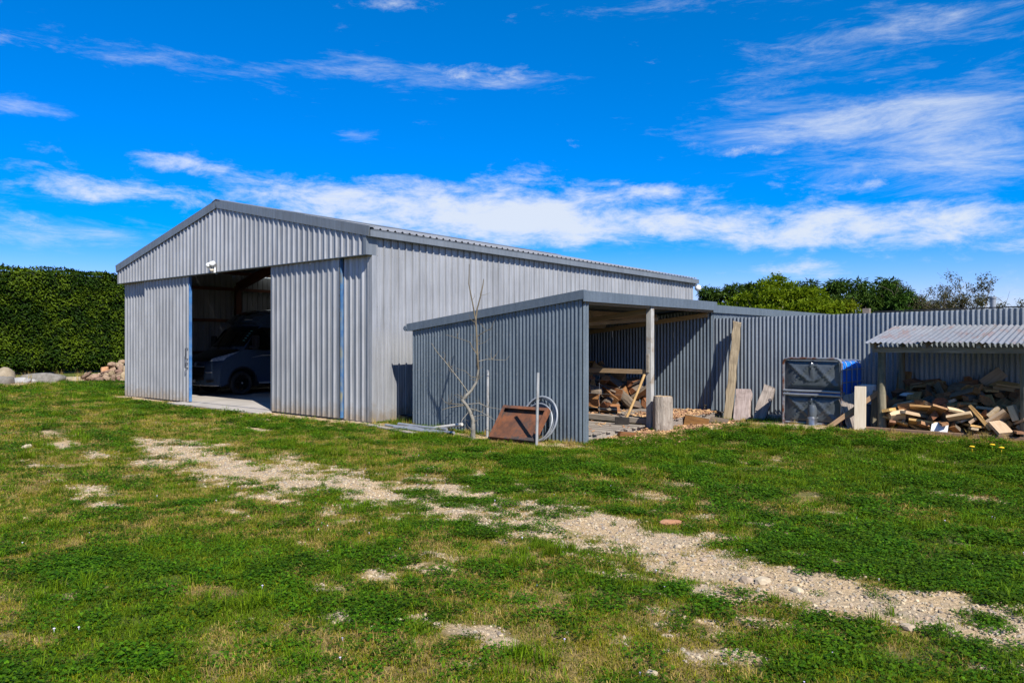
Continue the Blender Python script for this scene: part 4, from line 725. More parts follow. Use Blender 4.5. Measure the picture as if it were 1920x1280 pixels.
def log_mesh(r, L_, a0, a1, seed):
    rr = random.Random(seed); n = 6; pts = [(0, 0)] + [(r * math.cos(a0 + (a1 - a0) * i / n) * rr.uniform(.94, 1.04), r * math.sin(a0 + (a1 - a0) * i / n) * rr.uniform(.94, 1.04)) for i in range(n + 1)]
    cx_ = sum(p[0] for p in pts) / len(pts); cy_ = sum(p[1] for p in pts) / len(pts); pts = [(p[0] - cx_, p[1] - cy_) for p in pts]; m = len(pts)
    b = MB(); vs = [(-L_ / 2 + rr.uniform(-.012, .012),) + p for p in pts] + [(L_ / 2 + rr.uniform(-.012, .012),) + (p[0] * .97, p[1] * .95) for p in pts]
    b.add(vs, [tuple(range(m))[::-1], tuple(range(m, 2 * m))]); b.add(vs, [(i, (i + 1) % m, m + (i + 1) % m, m + i) for i in (0, m - 1)]); b.add(vs, [(i, (i + 1) % m, m + (i + 1) % m, m + i) for i in range(1, m - 1)], 1)
    return b.mesh('log', [M['log'], M['bark']])
OT = [(.45, .11, .045), (.32, .14, .045), (.22, .1, .09), (.55, .09, .035), (.28, .19, .05), (.18, .14, .045), (.38, .2, .03), (.26, .09, .045)]
def wedge_mesh(k, seed): return log_mesh([.12, .10, .13][seed % 3], OT[k][0] * 1.1, 0, [1.3, 1.9, 2.6][seed % 3], seed)
o_mesh = [[chip_box(*OT[k], M['offcut'], k) for k in range(8)], [chip_box(*OT[k], M['offcut_pale'], k + 20) for k in range(8)]]
SHX0, SHX1, SHY0, SHY1 = -3.46, .42, 12.66, 14.24
rp = random.Random(3); od = parse(HEAP_OFFCUTS)
pale = [rp.random() < (.45 if q[2] < 40 else .04) for q in od]
OSH = ['long thin board', 'flat board', 'chunky block', 'long narrow batten', 'broad flat slab', 'short square block', 'wide thin board', 'short batten']
def third(v, a, b, names): return names[0] if v < a + (b - a) / 3 else names[1] if v < a + 2 * (b - a) / 3 else names[2]
def offcut_label(k, i):
    q = od[i]; return '%s timber %s, %s %s of the offcut pile under the low shelter' % ('pale' if pale[i] else 'brown', OSH[k] if pale[i] or k not in wl else {1: 'split log', 2: 'thick split log', 5: 'short split log', 7: 'small split log'}[k], third(q[2], 0, 150, ('front', 'middle', 'back')), third(q[1], 0, 230, ('left', 'centre', 'right')))
wl = {k: [wedge_mesh(k, 3 * k + j) for j in range(3)] for k in (1, 2, 5, 7)}
def offcut_proto(k, i): return wl[k][i % 3] if (not pale[i] and k in wl) else o_mesh[1 if pale[i] else 0][k]
heap(od, offcut_proto, lambda k, i: 'timber_offcut', Vector((SHX0 + .1, SHY0 + .12, .19)),
     offcut_label, lambda k, i: 'offcut', 'timber offcuts under the low shelter')
b = MB(); b.box((0, 0, 0), (.22, .012, .18), Matrix.Rotation(R(-38), 3, 'X')); o = b.build('white_tile', M['white_paint']); o.location = (-2.53, 12.70, .315); tag(o, 'small square white tile leaning at the front of the offcut pile', 'tile')
LT = [(.15, .34, 0, 1.5), (.13, .36, 0, 2.2), (.17, .32, 0, 1.1), (.12, .38, 0, 3.0)]
l_mesh = [log_mesh(*LT[k], k) for k in range(4)]
ld = [q for q in parse(HEAP_LOGS) if q[1] < 235 and q[3] < 88]
LSH = ['quarter-round', 'thick rounded', 'narrow wedge', 'half-round']
heap(ld, lambda k, i: l_mesh[k], lambda k, i: 'firewood_log', Vector((-10.45, 12.04, .225)), lambda k, i: '%s split log, %s, %s %s of the firewood pile inside the woodshed' % (LSH[k], third(ld[i][3], 5, 88, ('low', 'halfway up', 'high')), third(ld[i][2], 0, 190, ('front', 'middle', 'back')), third(ld[i][1], 0, 235, ('left', 'centre', 'right'))), lambda k, i: 'log', 'split logs piled in the woodshed')
def rock_mesh(sx, sy, sz, seed, m, sub_=1, jit=.16):
    m.node_tree.nodes['Principled BSDF'].inputs['Specular IOR Level'].default_value = .15
    bm = bmesh.new(); bmesh.ops.create_icosphere(bm, subdivisions=sub_ + 1, radius=1); rr = random.Random(seed); o = Vector((rr.uniform(0, 50), rr.uniform(0, 50), 0))
    for v in bm.verts:
        p = v.co.copy(); k = 1 + jit * 2.2 * (mnoise.noise(p * 1.1 + o)) + jit * .8 * mnoise.noise(p * 2.7 + o)
        q = Vector([math.copysign(abs(c) ** .72, c) for c in p]) * k; v.co = Vector((q.x * sx / 2, q.y * sy / 2, q.z * sz / 2))
    me = bpy.data.meshes.new('rock'); bm.to_mesh(me); bm.free(); me.materials.append(m); return me
rub = [mat('rubble_stone', (.20, .14, .085), (.34, .25, .165), .9, 0, scale=6, bump=.4, bscale=20, rnd=.3), mat('rubble_brick', (.29, .13, .065), (.41, .22, .12), .9, 0, scale=6, bump=.4, bscale=20, rnd=.3), mat('rubble_purple', (.20, .125, .085), (.32, .215, .155), .9, 0, scale=6, rnd=.3)]
RT = [(.36, .24, .16), (.28, .22, .18), (.42, .26, .12), (.3, .3, .2), (.24, .12, .08)]
r_mesh = [[rock_mesh(*RT[k], k + 7 * c, rub[c]) for k in range(5)] for c in range(3)]
rr_ = random.Random(9); rd = parse(HEAP_RUBBLE); rc = [rr_.choice([0, 0, 0, 1, 2, 2]) for _ in rd]
RSH = ['long', 'blocky', 'flat', 'big', 'small']
NAMEC = ['grey-brown', 'orange-red', 'purple-grey']
heap(rd, lambda k, i: r_mesh[rc[i]][k], lambda k, i: 'rubble_stone', Vector((-32.2, 13.35, .04)), lambda k, i: '%s %s stone %s on the %s side of the rubble heap beside the hedge' % (NAMEC[rc[i]], RSH[k], third(rd[i][3], 5, 75, ('low', 'halfway up', 'high')), third(rd[i][1] - rd[i][2], -150, 150, ('left', 'near', 'right'))), lambda k, i: 'stone', 'broken stones in the rubble heap', rot=.6, scale=1.05)
# boulders at the hedge foot
grey_stone = mat('boulder', (.15, .14, .12), (.24, .22, .19), .9, 0, scale=4, bump=.5, bscale=14, dirt=(.12, .11, .085), dscale=3)
tan_stone = mat('tan_boulder', (.25, .20, .13), (.36, .30, .21), .9, 0, scale=4, bump=.5, bscale=14)
white_stone = mat('white_boulder', (.28, .275, .26), (.38, .37, .35), .85, 0, scale=4, bump=.3, bscale=14)
for i, (x, y, sx, sy, sz, m_, lab) in enumerate(((-33.2, 10.45, 1.5, .8, .52, grey_stone, 'wide low grey boulder between the hedge and lawn'), (-33.9, 9.35, .7, .65, .8, tan_stone, 'rounded tan boulder at the foot of the hedge'),
        (-34.0, 8.8, .8, .7, .75, grey_stone, 'grey boulder at the left edge of the picture by the hedge'), (-32.9, 9.62, .7, .5, .34, white_stone, 'small white boulder in front of the tan one'), (-33.0, 9.98, .55, .4, .24, white_stone, 'flat pale boulder beside the wide grey one'),
        (-32.5, 8.95, .7, .5, .5, grey_stone, 'small grey stone left of the white boulder'), (-33.0, 11.6, .8, .5, .3, tan_stone, 'flat tan stone right of the wide grey boulder'))):
    o = bpy.data.objects.new('boulder', rock_mesh(sx, sy, sz, 40 + i, m_, 2, .13)); COL.objects.link(o); o.data.shade_smooth(); o.location = (x, y, sz * .18); o.rotation_euler = (0, 0, .8); tag(o, lab, 'boulder', 'boulders along the hedge')

# ------------------------------------------------------------------ low wood shelter
she = thing('wood_shelter', 'low open timber shelter with rusty corrugated roof against the fence', 'shelter', ((SHX0 + SHX1) / 2, 13.4, .2))
for (x, y, r_, z1) in ((-3.34, 12.74, .062, 1.44), (-1.46, 12.74, .075, 1.47), (-3.38, 14.12, .055, 1.72), (-1.50, 14.12, .055, 1.75), (.32, 12.74, .07, 1.47), (.30, 14.12, .055, 1.75)):
    b = MB(); b.tube([(x, y, .05), (x + .004, y, .5), (x - .004, y + .004, 1.0), (x, y, z1)], [r_ * 1.06, r_, r_ * .97, r_ * .94], 14); fix_smooth(b.build('post', M['timber_post'], she))
b = MB(); b.span(-3.46, .42, 12.66, 12.73, 1.43, 1.515); b.build('front_beam', M['timber_grey'], she, bevel=.004)
b = MB(); b.span(-3.46, .42, 14.17, 14.22, 1.68, 1.77); b.build('rear_beam', M['timber_grey'], she)
for x in (-3.42, -2.7, -2.0, -1.36, -.6, .36):
    b = MB(); b.bar((x, 12.50, 1.535), (x, 14.2, 1.80), .05, .075); b.build('rafter', M['timber_grey'], she)
for i, (x0, w_, dz) in enumerate(((-3.50, .762, 0), (-2.77, .762, .012), (-2.05, .762, .004), (-1.33, .762, .01), (-.60, .762, .002), (.12, .381, .012))):
    O = Vector((x0, 12.42, 1.575 + dz)); V = Vector((0, 1.76, .285)); ln = V.length; V.normalize()
    me = sheet_mesh('corr', w_, XA, V, Vector((0, -V.z, V.y)), lambda s: 0, lambda s, q=ln: q, M['roof_rust'], segs=3)
    for v in me.vertices:
        v.co.z += .006 * math.sin(v.co.x * 7 + i) + .004 * math.sin(v.co.y * 5 + 2 * i)
    o = sub('roof_sheet', me, she, O - ORG[she.name])
for z0 in (0,):
    b = MB(); b.bar((-3.56, 12.60, .225), (.45, 12.60, .225), .07, .085); b.build('base_timber', mat('brown_edging', (.17, .10, .06), (.27, .17, .10), .9, 0, scale=3, stretch=(1.2, 14, 14)), she, bevel=.005)
# things beside and behind the shelter post
def lathe_thing(name, prof, loc, m_, label, cat, n=24):
    o = MB().lathe(prof, (0, 0, 0), n).build(name, m_, None, loc=(0, 0, 0)); fix_smooth(o); o.location = loc; return tag(o, label, cat)
barrel_m = mat('blue_grey_plastic', (.12, .17, .25), (.17, .22, .3), .5)
lathe_thing('plastic_tub', [(0, 0), (.15, 0), (.175, .36), (.185, .37), (.17, .37), (.14, .03), (0, .02)], (-3.72, 13.2, .2), barrel_m, 'blue-grey plastic tub between the pale plank and the shelter post', 'tub')
lathe_thing('white_bucket', [(0, 0), (.12, 0), (.145, .3), (.15, .31), (.135, .31), (.11, .02), (0, .02)], (-3.70, 13.22, .58), M['white_paint'], 'white bucket stacked on the blue-grey tub beside the shelter', 'bucket')
dr_o = lathe_thing('black_drum', [(0, 0), (.2, 0), (.205, .12), (.2, .24), (.205, .4), (.2, .52), (0, .52)], (-3.12, 13.55, .2), M['black'], 'black drum with white lid inside the shelter behind the left post', 'drum')
sub('lid', MB().lathe([(0, .05), (.1, .045), (.15, .015), (.155, 0), (.0, .0)], (0, 0, 0), 24).mesh('lid', M['white_paint'], True), dr_o, (0, -.03, .523))

# ------------------------------------------------------------------ caged bulk tank on its side
def build_tank():
    t = thing('bulk_tank', 'caged blue bulk water tank tipped on its side against the fence', 'tank', (-4.45, 12.83, .185), R(-2))
    blue = mat('blue_tank_plastic', (.008, .18, .85), (.012, .22, .92), .4, 0, scale=5, spec=.6)
    wrap = mat('dark_plastic_wrap', (.065, .078, .088), (.105, .12, .132), .24, 0, scale=2.5, bump=.3, bscale=7, bdist=.02, rvar=.08)
    steel = mat('rusty_cage_steel', (.30, .31, .32), (.42, .43, .45), .45, .6, scale=7, dirt=(.20, .07, .03), dscale=4, dlo=.46, dhi=.58)
    dull = mat('galvanised_cage', (.32, .34, .36), (.45, .47, .49), .45, .6, scale=7)
    silver = mat('silver_valve', (.22, .23, .24), (.40, .41, .42), .3, .8, scale=12)
    # local: front face at y=0 from x=-.48..+.48, depth +y to 1.12, z 0..1.1
    W2, D, H = .485, 1.12, 1.13
    b = MB(); b.box((0, .63, .56), (.93, .92, 1.03)); b.build('bladder', blue, t, bevel=.09)
    def wrapped(z0, z1, seed):
        b = MB(); n = 26; rr = Vector((seed * 9.1, 2, 3)); g = []
        for i in range(n + 1):
            for j in range(n + 1):
                u, v = i / n, j / n; x = -.468 + .936 * u; z = z0 + (z1 - z0) * v
                e = min(u, 1 - u, v, 1 - v); bulge = -.035 * min(1, e * 6)
                cre = 0
                for (ax, az, bx, bz) in ((.05, .95, .45, .3), (.5, .98, .52, .3), (.95, .95, .6, .35), (.5, .9, .1, .1), (.55, .9, .9, .15)):
                    dx, dz = bx - ax, bz - az; tt = max(0, min(1, ((u - ax) * dx + (v - az) * dz) / (dx * dx + dz * dz))); dd = math.hypot(u - ax - tt * dx, v - az - tt * dz); cre -= .028 * math.exp(-(dd / .016) ** 2)
                g.append((x, .045 + bulge + cre + .007 * mnoise.noise(Vector((x * 4, z * 4, 0)) + rr), z))
        q = n + 1; b.add(g, [(i * q + j, (i + 1) * q + j, (i + 1) * q + j + 1, i * q + j + 1) for i in range(n) for j in range(n)]); return fix_smooth(b.build('wrap_panel', wrap, t), 60)
    wrapped(.595, 1.10, 1); wrapped(.02, .515, 2)
    # front frame: bent tube
    r = .022; f = MB(); c = .10; pts = [(-W2, 0, .0)] + [(-W2, 0, H - c)]
    for k in range(1, 7): a = math.pi / 2 * k / 6; pts.append((-W2 + c - c * math.cos(a), 0, H - c + c * math.sin(a)))
    for k in range(0, 7): a = math.pi / 2 * k / 6; pts.append((W2 - c + c * math.sin(a), 0, H - c + c * math.cos(a)))
    pts += [(W2, 0, 0)]; f.tube(pts, r, 8); f.tube([(-W2, 0, .05), (W2, 0, .05)], .016, 8); fix_smooth(f.build('front_frame', steel, t))
    for z in (.525, .585):
        b = MB(); b.tube([(-W2 + .01, -.012, z), (-.2, -.02, z), (.2, -.02, z + .004), (W2 - .01, -.012, z)], .021, 8); fix_smooth(b.build('cross_bar', dull, t))
    # cage bars along the flanks, top and back
    for z in (.08, .30, .52, .74, .95):
        b = MB(); b.tube([(W2, .03, z), (W2, D - .06, z), (W2 - .06, D, z), (-W2 + .06, D, z), (-W2, D - .06, z), (-W2, .03, z)], .009, 6); fix_smooth(b.build('cage_bar', dull, t))
    for y in (.22, .47, .72, .97):
        c2 = .09; q = [(-W2 - .004, y, .0), (-W2 - .004, y, H - c2 - .03)] + [(-W2 - .004 + c2 * (1 - math.cos(a)), y, H - .03 - c2 + c2 * math.sin(a)) for a in (.5, 1.0, 1.57)] + [(W2 + .004 - c2 * (1 - math.sin(a)), y, H - .03 - c2 + c2 * math.cos(a)) for a in (.0, .57, 1.07)] + [(W2 + .004, y, H - c2 - .05), (W2 + .004, y, 0)]
        b = MB(); b.tube(q, .009, 6); fix_smooth(b.build('cage_hoop', dull, t))
    b = MB(); b.tube([(W2 + .01, .02, .48), (W2 + .012, .3, .50), (W2 + .012, .62, .56)], .02, 8); fix_smooth(b.build('skid_rail', steel, t))
    b = MB(); b.box((W2 + .014, .05, .52), (.02, .10, .14)); b.build('corner_plate', dull, t)
    b = MB(); b.lathe([(.0, .14), (.06, .14), (.085, .11), (.09, .02), (.095, .0), (.0, 0)], (.02, -.045, .03), 18); fix_smooth(b.build('valve_cap', silver, t))
    b = MB(); b.lathe([(.07, .0), (.075, .14), (.055, .20), (0, .21)], (.02, -.03, .16), 18); fix_smooth(b.build('valve_neck', wrap, t))
    return t
build_tank()

# ------------------------------------------------------------------ timbers against the fence
def ragged_plank(L_, w, th, seed, top='flat', n=10, jag=1.0):
    """plank standing along +z with worn edges and a broken top"""
    rr = random.Random(seed); b = MB(); vs = []
    for i in range(n + 1):
        z = L_ * i / n; k = 1 + rr.uniform(-.03, .03) * jag; e = [rr.uniform(-.012, .012) * jag for _ in range(4)]
        zt = [z] * 4
        if i == n and top == 'broken': zt = [z - rr.uniform(0, .1) for _ in range(4)]
        if i == n and top == 'round': zt = [z - .02] * 4; k *= .82
        vs += [(-w / 2 * k + e[0], -th / 2 + e[1] * .5, zt[0]), (w / 2 * k + e[2], -th / 2 + e[1] * .5, zt[1]), (w / 2 * k + e[2], th / 2 + e[3] * .5, zt[2]), (-w / 2 * k + e[0], th / 2 + e[3] * .5, zt[3])]
    fs = [(3, 2, 1, 0), (n * 4, n * 4 + 1, n * 4 + 2, n * 4 + 3)]
    for i in range(n):
        for j in range(4): fs.append((i * 4 + j, i * 4 + (j + 1) % 4, i * 4 + 4 + (j + 1) % 4, i * 4 + 4 + j))
    return b.add(vs, fs)
def lean_between(o, p0, p1, roll=0):
    d = Vector(p1) - Vector(p0); o.location = p0; q = d.to_track_quat('Z', 'Y'); o.rotation_mode = 'QUATERNION'; o.rotation_quaternion = Quaternion(d.normalized(), roll) @ q @ Quaternion((0, 0, 1), R(180)) if False else Quaternion(d.normalized(), roll) @ q
old = mat('old_grey_timber', (.21, .17, .14), (.40, .34, .29), .92, 0, scale=3, stretch=(12, 12, 1), bump=.8, bscale=8, bdist=.012, dirt=(.10, .08, .06), dscale=4, dlo=.56, dhi=.7)
old2 = mat('old_post_timber', (.20, .15, .085), (.38, .30, .19), .9, 0, scale=3, stretch=(14, 14, 1), bump=.7, bscale=8, bdist=.01, dirt=(.17, .13, .08), dscale=3, dlo=.52, dhi=.68)
def stand(name, mb, m_, p0, p1, label, cat, roll=0, bevel=.01):
    o = mb.build(name, m_, None, bevel=bevel); d = Vector(p1) - Vector(p0)
    z = d.normalized(); y = Vector((0, 1, 0)); y = (y - z * y.dot(z)).normalized(); x = y.cross(z)
    m4 = Matrix((x, y, z)).transposed().to_4x4() @ Matrix.Rotation(roll, 4, 'Z'); o.matrix_world = Matrix.Translation(p0) @ m4; return tag(o, label, cat)
stand('fence_post', ragged_plank(2.02, .145, .11, 3, 'broken', 14), old2, (-6.30, 13.62, .07), (-6.37, 14.22, 2.05), 'tall weathered timber post leaning against the corrugated fence', 'post', .25)
stand('timber_slab', ragged_plank(.70, .29, .09, 5, 'broken', 8), mat('pinkish_old_timber', (.30, .23, .20), (.46, .37, .33), .92, 0, scale=3, stretch=(10, 10, 1), bump=.6, bscale=8, bdist=.008, dirt=(.16, .12, .1), dscale=4), (-6.02, 13.62, .08), (-6.12, 13.98, .74), 'broad pinkish-grey timber slab standing beside the tall leaning post', 'slab', .12)
stand('timber_slab', ragged_plank(.80, .22, .13, 8, 'broken', 9), old, (-5.74, 13.72, .10), (-5.62, 14.08, .86), 'tilted mossy grey timber slab between the post and the tank', 'slab', .2)
b = MB(); b.bar((-5.75, 13.85, .17), (-4.95, 14.0, .17), .14, .14); o = b.build('timber_block', old, None, loc=(-5.4, 13.9, .17), bevel=.01); tag(o, 'dark timber baulk lying on the ground beside the tank', 'baulk')
stand('pale_plank', ragged_plank(.74, .165, .045, 12, 'flat', 4, .1), M['timber_pale'], (-3.60, 12.52, .16), (-3.62, 12.62, .90), 'clean pale sawn plank standing upright beside the tank', 'plank', .15, .003)
stand('timber_slab', ragged_plank(.62, .24, .07, 15, 'broken', 8), old, (-3.72, 12.72, .18), (-3.92, 12.9, .76), 'mouldy grey timber slab leaning behind the pale plank', 'slab', .3)
stand('brown_batten', ragged_plank(1.02, .075, .05, 17, 'flat', 4, .15), mat('brown_batten', (.27, .16, .08), (.38, .24, .13), .85, 0, scale=3, stretch=(12, 12, 1)), (-4.12, 12.54, .19), (-3.40, 12.82, .80), 'brown batten propped diagonally in front of the tank', 'batten', 0, .003)
stand('short_post', ragged_plank(.62, .09, .09, 19, 'flat', 4), M['timber_post'], (-3.52, 12.95, .2), (-3.50, 13.0, .82), 'short timber post standing just left of the shelter post', 'post', .3, .006)

# ------------------------------------------------------------------ chopping block, maul, wedge of log
st = thing('chopping_block', 'upright round log chopping block in front of the woodshed post', 'chopping block', (-6.62, 11.72, .02))
def stump_mesh():
    b = MB(); n = 40; rows = 9; Hh = .63; vs = []; rr = random.Random(4)
    for i in range(rows + 1):
        z = Hh * i / rows
        for j in range(n):
            a = 2 * math.pi * j / n; r = .165 + .012 * mnoise.noise(Vector((math.cos(a) * 2.2, math.sin(a) * 2.2, z * 1.2))) + .006 * mnoise.noise(Vector((math.cos(a) * 9, math.sin(a) * 9, z * 2))) + (.012 * (1 - z / Hh) ** 2)
            if i == rows: r -= .012
            vs.append((r * math.cos(a), r * math.sin(a), z + (.006 * rr.uniform(-1, 1) if i == rows else 0)))
    fs = [(i * n + j, i * n + (j + 1) % n, (i + 1) * n + (j + 1) % n, (i + 1) * n + j) for i in range(rows) for j in range(n)]
    b.add(vs, fs); return b
ORG[st.name] = Vector(); fix_smooth(stump_mesh().build('bark', mat('block_bark', (.27, .22, .17), (.43, .37, .30), .9, 0, scale=4, stretch=(6, 6, .8), bump=.9, bscale=9, bdist=.02, dirt=(.16, .12, .09), dscale=5), st), 60)
b = MB(); n = 40; b.add([(.153 * math.cos(2 * math.pi * j / n), .153 * math.sin(2 * math.pi * j / n), .624) for j in range(n)] + [(0, 0, .633)], [(j, (j + 1) % n, n) for j in range(n)]); b.build('cut_top', mat('cut_end_grain', (.42, .27, .12), (.55, .39, .2), .85, 0, scale=9), st)
ml = thing('splitting_maul', 'splitting maul with pale wooden handle leaning on the woodshed post', 'maul', (-7.26, 11.45, .135))
hm = mat('maul_handle', (.52, .31, .11), (.64, .42, .18), .55, 0, scale=3, stretch=(10, 10, 1))
b = MB(); b.tube([(-7.24, 11.46, .16), (-7.13, 11.55, .48), (-7.04, 11.62, .76), (-6.965, 11.69, 1.02)], [.022, .024, .021, .025], 10); fix_smooth(b.build('handle', hm, ml))
b = MB(); q = Matrix.Rotation(R(20), 3, 'Z'); b.box((-7.25, 11.45, .20), (.20, .075, .125), q); b.prism([q @ Vector(p) + Vector((-7.25, 11.45, .20)) for p in ((-.1, -.037, -.062), (-.1, .037, -.062), (-.1, .037, .062), (-.1, -.037, .062))], q @ Vector((-.05, 0, 0))); b.build('head', mat('dark_iron', (.035, .03, .026), (.07, .06, .05), .6, .5), ml, bevel=.008)
def wedge(loc, rot, r, L_, a1, label):
    o = bpy.data.objects.new('split_log', log_mesh(r, L_, 0, a1, 77)); COL.objects.link(o); o.location = loc; o.rotation_euler = rot; return tag(o, label, 'log')
wedge((-6.42, 12.62, .19), (.5, .15, .35), .21, .42, 1.3, 'big split log wedge lying on the chips beside the chopping block')
wedge((-6.75, 10.75, .07), (.2, .1, 1.2), .12, .3, 1.7, 'small split log lying in front of the near pallet')
wedge((-6.15, 12.95, .12), (1.9, .1, .2), .11, .34, 2.0, 'short grey split log lying near the foot of the leaning post')

# ------------------------------------------------------------------ at the foot of the iron wall
rust = mat('rusted_steel', (.10, .04, .02), (.25, .085, .03), .85, .1, scale=4, detail=9, bump=.4, bscale=25, dirt=(.05, .042, .038), dscale=3.2, dlo=.46, dhi=.6)
tr = thing('rusty_tray', 'rusty square steel tray leaning against the corrugated iron wall', 'tray', (-7.8, 9.15, 0))
p00, p10, p01, p11 = Vector((-8.24, 9.06, .03)), Vector((-7.36, 9.10, .03)), Vector((-8.28, 9.46, .50)), Vector((-7.36, 9.48, .50))
nrm = (p10 - p00).cross(p01 - p00).normalized()
if nrm.y > 0: nrm = -nrm
b = MB(); b.prism([p00, p10, p11, p01], nrm * -.008); b.build('base_plate', rust, tr)
for a, c in ((p00, p10), (p10, p11), (p11, p01), (p01, p00)):
    b = MB(); b.bar(a + nrm * .03, c + nrm * .03, .02, .07, up=nrm); b.build('rim', rust, tr)
    b = MB(); e = (a + c) / 2; inn = ((p00 + p11) / 2 - e).normalized(); b.bar(a + nrm * .068 + inn * .02, c + nrm * .068 + inn * .02, .055, .008, up=nrm); b.build('flange', rust, tr)
co = thing('pipe_coil', 'coil of grey plastic pipe standing behind the rusty tray', 'coil', (-7.6, 9.55, 0))
pm = mat('grey_pvc', (.22, .24, .26), (.30, .32, .34), .45, 0, scale=5)
for i, (r_, dy, dx, dz, th) in enumerate(((.35, .0, .06, 0, .017), (.33, .03, .02, .01, .012), (.30, -.03, .03, -.01, .014), (.335, .05, -.03, .0, .008))):
    b = MB(); k = 40; c0 = Vector((-7.68 + dx, 9.53 + dy, r_ + .005 + dz)); b.tube([c0 + Vector((r_ * math.cos(2 * math.pi * j / k), -.10 * math.sin(2 * math.pi * j / k) * -1 + .004 * math.sin(6 * math.pi * j / k), r_ * math.sin(2 * math.pi * j / k))) for j in range(k)], th, 8, closed=True); fix_smooth(b.build('loop', pm if i != 2 else M['pipe'], co), 80)
for (x, y, h_, dx, lab, r_) in ((-8.60, 9.36, 1.12, .01, 'galvanised steel stake standing by the pruned sapling', .022), (-7.30, 9.06, 1.12, .03, 'steel stake standing in front of the rusty tray', .022)):
    b = MB(); b.tube([(x, y, -.02), (x + dx, y, h_)], r_, 10); o = fix_smooth(b.build('steel_stake', mat('stake_steel', (.40, .40, .38), (.55, .55, .53), .55, .4, scale=4, stretch=(1, 1, .6), dirt=(.25, .20, .14), dscale=6), None, loc=(x, y, 0))); tag(o, lab, 'stake')
rails = ((-10.95, 9.44, -9.60, 9.40, .045, .03, 'grey metal pipe lying topmost on the wall side of the bundle'), (-11.10, 9.25, -9.25, 9.22, .03, .026, 'long grey metal pipe lying in the middle of the ground bundle'), (-10.55, 9.33, -9.45, 9.13, .035, .022, 'short grey metal pipe lying crosswise in the ground bundle'), (-10.7, 9.12, -9.4, 9.06, .03, .028, 'grey metal pipe lying at the lawn side of the bundle'))
for x0, y0, x1, y1, z, r_, lab in rails:
    b = MB(); b.tube([(x0, y0, z), ((x0 + x1) / 2, (y0 + y1) / 2, z - .006), (x1, y1, z)], r_, 10); o = fix_smooth(b.build('metal_pipe', M['pipe'], None, loc=((x0 + x1) / 2, (y0 + y1) / 2, 0))); tag(o, lab, 'pipe', 'pipes lying by the shed corner')
b = MB(); b.bar((-11.4, 9.08, .025), (-9.75, 8.78, .02), .14, .028); o = b.build('grey_plank', M['timber_grey'], None, loc=(-10.5, 8.9, 0)); tag(o, 'flat grey plank lying in the grass beside the pipe bundle', 'plank')
b = MB(); b.tube([(-9.93, 9.42, .05), (-9.25, 9.42, .16)], .028, 10); o = fix_smooth(b.build('pale_pipe', mat('pale_tube', (.52, .49, .42), (.62, .6, .54), .6), None, loc=(-9.6, 9.42, 0))); tag(o, 'short pale tube propped up beside the pipe bundle', 'tube')
lathe_thing('black_tub', [(0, 0), (.17, 0), (.19, .13), (.2, .14), (.18, .14), (.16, .02), (0, .02)], (-11.36, 10.05, 0), M['black'], 'low black tub in the gap between shed and woodshed', 'tub', 28)
b = MB(); b.tube([(-7.02, 14.2, .3), (-7.0, 14.12, .3), (-7.0, 14.08, .27)], .014, 8); b.lathe([(0, .02), (.03, .02), (.03, 0)], (-7.0, 14.12, .31), 8); o = b.build('garden_tap', mat('brass_tap', (.6, .5, .3), None, .3, .8), None, loc=(-7.0, 14.15, .2)); tag(o, 'small tap low on the fence beside the leaning post', 'tap')

# ------------------------------------------------------------------ foliage
def leaf_material(name, c1, c2, trans=.3, rough=.6, rnd=.12, spec=.12):
    m, nt, p, o = NT(name); N = nt.nodes.new; L = nt.links.new
    a = N('ShaderNodeAttribute'); a.attribute_name = 'tint'; oi = N('ShaderNodeObjectInfo')
    mx = N('ShaderNodeMix'); mx.data_type = 'RGBA'; mx.inputs['A'].default_value = rgba(c1); mx.inputs['B'].default_value = rgba(c2); L(a.outputs['Fac'], mx.inputs['Factor'])
    h = N('ShaderNodeHueSaturation'); L(mx.outputs['Result'], h.inputs['Color']); k = N('ShaderNodeMapRange'); L(oi.outputs['Random'], k.inputs[0]); k.inputs[3].default_value = 1 - rnd; k.inputs[4].default_value = 1 + rnd; L(k.outputs[0], h.inputs['Value'])
    k2 = N('ShaderNodeMapRange'); L(oi.outputs['Random'], k2.inputs[0]); k2.inputs[3].default_value = .485; k2.inputs[4].default_value = .51; L(k2.outputs[0], h.inputs['Hue'])
    L(h.outputs[0], p.inputs['Base Color']); p.inputs['Roughness'].default_value = rough; p.inputs['Specular IOR Level'].default_value = spec
    t = N('ShaderNodeBsdfTranslucent'); L(h.outputs[0], t.inputs[0]); ms = N('ShaderNodeMixShader'); ms.inputs[0].default_value = trans; L(p.outputs[0], ms.inputs[1]); L(t.outputs[0], ms.inputs[2]); L(ms.outputs[0], o.inputs[0])
    return m
def unit(v): return v / np.maximum(np.linalg.norm(v, axis=1, keepdims=True), 1e-6)
def leaf_mesh(name, pos, axis_, nrm, ln, wd, m_, tint, fold=.25):
    """each leaf a folded diamond: base, two sides, tip"""
    a = unit(axis_); s = unit(np.cross(a, nrm)); n = np.cross(s, a); ln = np.asarray(ln)[:, None]; wd = np.asarray(wd)[:, None]
    v = np.empty((len(pos), 4, 3)); v[:, 0] = pos; v[:, 1] = pos + a * ln * .45 + s * wd * .5 + n * wd * fold; v[:, 2] = pos + a * ln - n * ln * .12; v[:, 3] = pos + a * ln * .45 - s * wd * .5 + n * wd * fold
    i = np.arange(len(pos))[:, None] * 4; f = np.concatenate([i + np.array([[0, 1, 2]]), i + np.array([[0, 2, 3]])])
    me = np_mesh(name, v.reshape(-1, 3), f, m_); at = me.attributes.new('tint', 'FLOAT', 'POINT'); at.data.foreach_set('value', np.repeat(np.clip(tint, 0, 1), 4).astype(np.float32)); return me
